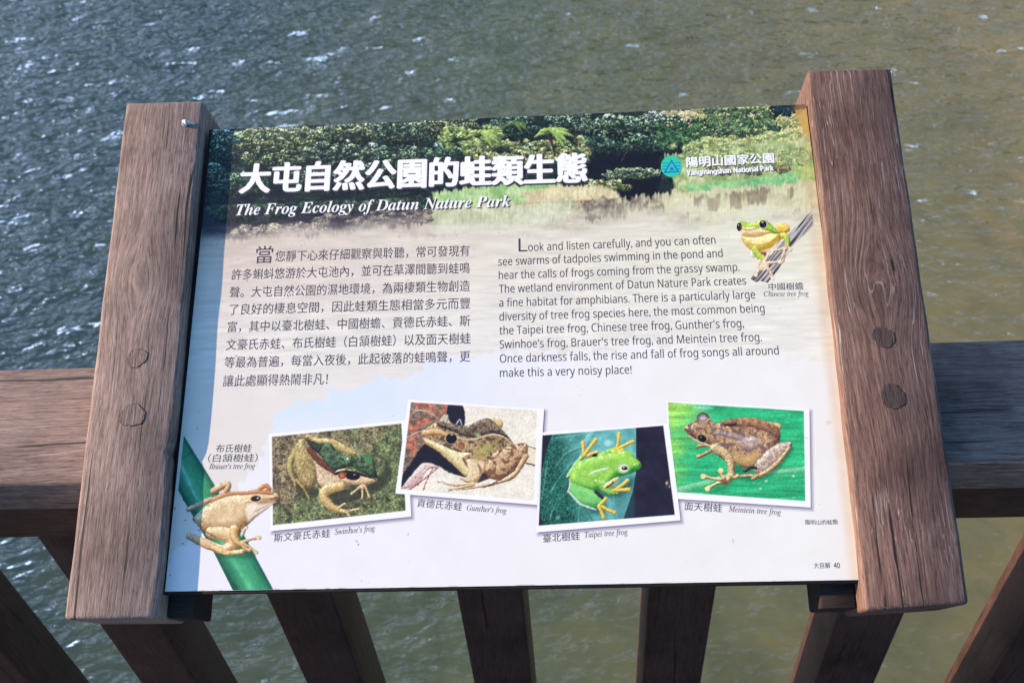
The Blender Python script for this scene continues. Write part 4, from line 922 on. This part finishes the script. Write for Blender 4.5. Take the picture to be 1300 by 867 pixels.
cutout(205, 530, 360, 752, 0.00042, 0.00024, cut_brauer, 'printed tan frog sitting on a green stem')
cutout(928, 255, 1045, 366, 0.00036, 0.00008, cut_tree, 'printed yellow and green frog clinging to a grey twig')

# --- emblem: a round green and blue badge with a mountain
def disc(name, cx, cy, r_px, lift, mat, parent, inner=None):
    bm = bmesh.new(); pts = [(cx+r_px*math.cos(t), cy+r_px*math.sin(t)) for t in np.linspace(0, 2*math.pi, 48, endpoint=False)]
    bx, bu = to_board([p[0] for p in pts], [p[1] for p in pts])
    bm.faces.new([bm.verts.new((a, b, lift)) for a, b in zip(bx, bu)])
    return link(name, finish(bm, name, False), mat, parent, (0, 0, 0) if parent is not sign else OFF)
def poly_px(bm, pts, lift):
    bx, bu = to_board([p[0] for p in pts], [p[1] for p in pts])
    f = bm.faces.new([bm.verts.new((a, b, lift)) for a, b in zip(bx, bu)])
def ink(name, c, rough=0.45):
    m, nt, p = newmat(name)
    n = node(nt, 'ShaderNodeTexNoise', Scale=300.0, Detail=2.0); tcx = nt.nodes.new('ShaderNodeTexCoord'); nt.links.new(tcx.outputs['Object'], n.inputs['Vector'])
    cl = lin(V3(*c))*ALB
    r = ramp(nt, [(0.3, tuple(cl*0.94)), (0.7, tuple(np.minimum(1, cl*1.06)))]); nt.links.new(n.outputs['Fac'], r.inputs[0]); nt.links.new(r.outputs[0], p.inputs['Base Color'])
    p.inputs['Roughness'].default_value = rough; p.inputs['Specular IOR Level'].default_value = 0.3
    return m
I_dark = ink('dark print', (74, 60, 76)); I_shadow = ink('print under the white letters', (70, 62, 72)); I_white = ink('white print', (250, 246, 252))
I_teal = ink('teal print', (52, 200, 170)); I_blue = ink('blue print', (30, 120, 196)); I_logo = ink('logo back', (48, 70, 66))
emb = disc('park_emblem', 852.4, 211.6, 13.4, 0.00010, I_teal, sign)
bm = bmesh.new()
def ring_poly(pts, w_, lift):
    n = len(pts); c = np.mean(pts, 0)
    for i in range(n):
        a = np.array(pts[i], float); b = np.array(pts[(i+1) % n], float)
        ia = a+(c-a)*w_; ib = b+(c-b)*w_
        poly_px(bm, [a, b, ib, ia], lift)
ring_poly([(852.2, 202.5), (862.5, 219), (842.3, 220)], .32, 0.00016)
poly_px(bm, [(849.4, 216.4), (852.6, 211.6), (856, 216.2)], 0.00018)
for yy in (207.2, 211.2, 215): poly_px(bm, [(841, yy), (848-(yy-207)*.35, yy-.4), (848-(yy-207)*.35, yy+.5), (841, yy+.9)], 0.00014); poly_px(bm, [(856.4+(yy-207)*.35, yy-.8), (863.6, yy-1.2), (863.6, yy-.2), (856.4+(yy-207)*.35, yy+.2)], 0.00014)
link('mountain_mark', finish(bm, 'mountain_mark', False), I_blue, emb, (0, 0, 0))

# --- lettering
def mi(s):                                     # slanted serif letters
    return ''.join('\u210e' if ch == 'h' else chr(0x1d44e+ord(ch)-97) if 'a' <= ch <= 'z' else chr(0x1d434+ord(ch)-65) if 'A' <= ch <= 'Z' else ch for ch in s)
def bi(s):                                     # heavier slanted serif letters
    return ''.join(chr(0x1d482+ord(ch)-97) if 'a' <= ch <= 'z' else chr(0x1d468+ord(ch)-65) if 'A' <= ch <= 'Z' else ch for ch in s)
def ss(s):                                     # plain sans serif letters
    return ''.join(chr(0x1d5ba+ord(ch)-97) if 'a' <= ch <= 'z' else chr(0x1d5a0+ord(ch)-65) if 'A' <= ch <= 'Z' else ch for ch in s)
_cache = {}
def glyphs(s, space=1.0, res=3):
    key = (s, space, res)
    if key not in _cache:
        t = bpy.data.curves.new('lettering', 'FONT'); t.body = s; t.size = 1.0; t.resolution_u = res; t.space_character = space
        o = bpy.data.objects.new('lettering', t); C.objects.link(o)
        dg = bpy.context.evaluated_depsgraph_get(); dg.update()
        me = bpy.data.meshes.new_from_object(o.evaluated_get(dg))
        n = len(me.vertices); co = np.empty(n*3, np.float32); me.vertices.foreach_get('co', co)
        fc = [tuple(pp.vertices) for pp in me.polygons]
        bpy.data.objects.remove(o); bpy.data.curves.remove(t); bpy.data.meshes.remove(me)
        _cache[key] = (co.reshape(-1, 3)[:, :2].copy(), fc)
    return _cache[key]
def lettering(name, lines, mat, lift, parent=None, spread=None, shift=(0, 0), label=None):
    """lines: (text, left baseline trace point, right baseline trace point, height of the glyphs in trace px, slant)"""
    VV = []; FF = []; n0 = 0
    for li in lines:
        s, a, b, hpx = li[:4]; slant = li[4] if len(li) > 4 else 0.0
        co, fc = glyphs(s)
        ax, au = to_board(a[0]+shift[0], a[1]+shift[1]); bx, bu = to_board(b[0]+shift[0], b[1]+shift[1])
        _, hu = to_board(a[0], a[1]-hpx)
        H = float(hu - to_board(a[0], a[1])[1])
        x0, x1 = co[:, 0].min(), co[:, 0].max(); y1 = co[:, 1].max(); y0 = 0.0 if not (len(li) > 5 and li[5]) else co[:, 1].min()
        ex = np.array([bx-ax, bu-au]); L = np.linalg.norm(ex); ex /= L; ey = np.array([-ex[1], ex[0]])
        tx = (co[:, 0]-x0)/(x1-x0)*L; ty = (co[:, 1]-y0)/(y1-y0)*H
        tx = tx+slant*ty
        Q = np.array([ax, au])[None]+tx[:, None]*ex+ty[:, None]*ey
        for i, (dx, dy) in enumerate(spread or [(0, 0)]):
            VV.append(np.concatenate([Q+np.array([dx, dy]), np.full((len(Q), 1), lift+i*0.000004)], 1))
            FF += [tuple(v+n0 for v in f) for f in fc]; n0 += len(Q)
    me = bpy.data.meshes.new(name); me.from_pydata(np.concatenate(VV).tolist(), [], FF)
    o = link(name, me, mat, parent or sign, OFF if (parent is None or parent is sign) else (0, 0, 0))
    if label: o['label'] = label
    return o
ring = lambda rx, ry, n=10: [(rx*math.cos(t), ry*math.sin(t)) for t in np.linspace(0, 2*math.pi, n, endpoint=False)]+[(0, 0), (rx*.5, 0), (-rx*.5, 0)]
TITLE = [('大屯自然公園的蛙類生態', (304.5, 245.5), (744.5, 231.5), 36.5, 0.0, True)]
lettering('title_lettering', TITLE, I_white, 0.00018, spread=ring(0.00165, 0.0009))
lettering('title_shadow', TITLE, I_shadow, 0.00008, spread=ring(0.00165, 0.0009), shift=(1.6, 2.0))
SUBT = [(bi('The Frog Ecology of Datun Nature Park'), (299.5, 273.6), (648, 262.2), 14.2)]
lettering('subtitle_lettering', SUBT, I_white, 0.00018)
lettering('subtitle_shadow', SUBT, I_shadow, 0.00008, spread=[(0, 0), (0.0004, 0)], shift=(1.0, 1.3))
lettering('chinese_text', [
    ('當', (324.0, 334.6), (345.6, 334.0), 22, 0, True),
    ('您靜下心來仔細觀察與聆聽，常可發現有', (349, 332.8), (596.0, 325.4), 14.2, 0, True),
    ('許多蝌蚪悠游於大屯池內，並可在草澤間聽到蛙鳴', (293.5, 356.2), (596.2, 347.4), 14.4, 0, True),
    ('聲。大屯自然公園的濕地環境，為兩棲類生物創造', (291.2, 378.6), (596.6, 370.2), 14.4, 0, True),
    ('了良好的棲息空間，因此蛙類生態相當多元而豐', (290.4, 400.4), (596.8, 392.2), 14.4, 0, True),
    ('富，其中以臺北樹蛙、中國樹蟾、貢德氏赤蛙、斯', (288.3, 422.4), (596.6, 414.4), 14.4, 0, True),
    ('文豪氏赤蛙、布氏樹蛙（白頷樹蛙）以及面天樹蛙', (286.6, 445.0), (597.2, 436.8), 14.6, 0, True),
    ('等最為普遍，每當入夜後，此起彼落的蛙鳴聲，更', (284.4, 467.6), (596.8, 459.6), 14.6, 0, True),
    ('讓此處顯得熱鬧非凡！', (282.6, 491.0), (415.6, 488.2), 14.8, 0, True)], I_dark, 0.00006)
lettering('english_text', [
    (ss('L'), (658.4, 319.6), (669.6, 319.2), 16.6), (ss('ook and listen carefully, and you can often'), (670.6, 319.2), (908.5, 309.6), 11.0),
    (ss('see swarms of tadpoles swimming in the pond and'), (632.6, 337.4), (917.6, 326.4), 11.0),
    (ss('hear the calls of frogs coming from the grassy swamp.'), (633.2, 354.6), (939, 344.0), 11.0),
    (ss('The wetland environment of Datun Nature Park creates'), (633.4, 372.0), (947.4, 361.4), 11.0),
    (ss('a fine habitat for amphibians. There is a particularly large'), (633.7, 389.6), (959, 379.0), 11.1),
    (ss('diversity of tree frog species here, the most common being'), (634, 407.2), (970.8, 396.4), 11.1),
    (ss('the Taipei tree frog, Chinese tree frog, Gunther')+'\u2019'+ss('s frog,'), (634, 424.8), (944.5, 415.4), 11.2),
    (ss('Swinhoe')+'\u2019'+ss('s frog, Brauer')+'\u2019'+ss('s tree frog, and Meintein tree frog.'), (634.4, 442.4), (967.3, 433.0), 11.2),
    (ss('Once darkness falls, the rise and fall of frog songs all around'), (634.6, 460.4), (988.9, 450.0), 11.2),
    (ss('make this a very noisy place!'), (634.6, 478.6), (802.0, 474.2), 11.3)], I_dark, 0.00006)
def caption(lines): lettering('caption_text', lines, I_dark, 0.00006)
caption([('布氏樹蛙', (273.5, 574.4), (318.5, 574.0), 10.5, .05, True), ('（白頷樹蛙）', (263.5, 586.8), (326.3, 586.3), 10.8, .05, True), (mi("Brauer\u2019s tree frog"), (265.2, 595.3), (323.6, 594.8), 7.4)])
caption([('斯文豪氏赤蛙', (347.5, 688.0), (419.0, 682.0), 11.0, .06, True), (mi("Swinhoe\u2019s frog"), (425.0, 678.4), (476.0, 673.8), 8.2)])
caption([('貢德氏赤蛙', (528.8, 643.2), (585.6, 648.4), 10.8, .05, True), (mi("Gunther\u2019s frog"), (592.2, 647.6), (642.8, 651.4), 7.6)])
caption([('臺北樹蛙', (689.4, 688.6), (736.0, 685.2), 10.8, .06, True), (mi('Taipei tree frog'), (742.5, 682.2), (797.0, 678.4), 7.8)])
caption([('面天樹蛙', (868.6, 647.4), (916.4, 650.2), 10.8, .05, True), (mi('Meintein tree frog'), (924.8, 649.2), (991.5, 653.6), 7.6)])
caption([('中國樹蟾', (975.8, 368.6), (1020.0, 367.6), 9.2, .05, True), (mi('Chinese tree frog'), (969.9, 376.4), (1026.8, 375.6), 7.0)])
lettering('emblem_lettering', [('陽明山國家公園', (872.0, 213.0), (982.8, 207.2), 13.0, .05, True), (ss('Yangmingshan National Park'), (872.4, 223.0), (982.2, 216.6), 6.6)], I_white, 0.00018, spread=[(0.0004, 0), (-0.0004, 0), (0, 0.0003), (0, -0.0003)])
lettering('emblem_shadow', [('陽明山國家公園', (872.0, 213.0), (982.8, 207.2), 13.0, .05, True), (ss('Yangmingshan National Park'), (872.4, 223.0), (982.2, 216.6), 6.6)], I_logo, 0.00008, spread=[(0.0005, 0), (-0.0003, 0), (0, 0.0003), (0, -0.0004)], shift=(.7, .8))
lettering('small_print', [('陽明山的蛙類', (1022.6, 666.0), (1063.8, 665.6), 6.4, 0, True)], I_dark, 0.00006)
lettering('small_print', [('大自解', (1033.2, 721.4), (1054.5, 721.0), 7.6, 0, True), ('40', (1058.6, 721.0), (1066.6, 720.8), 7.2)], I_dark, 0.00006)
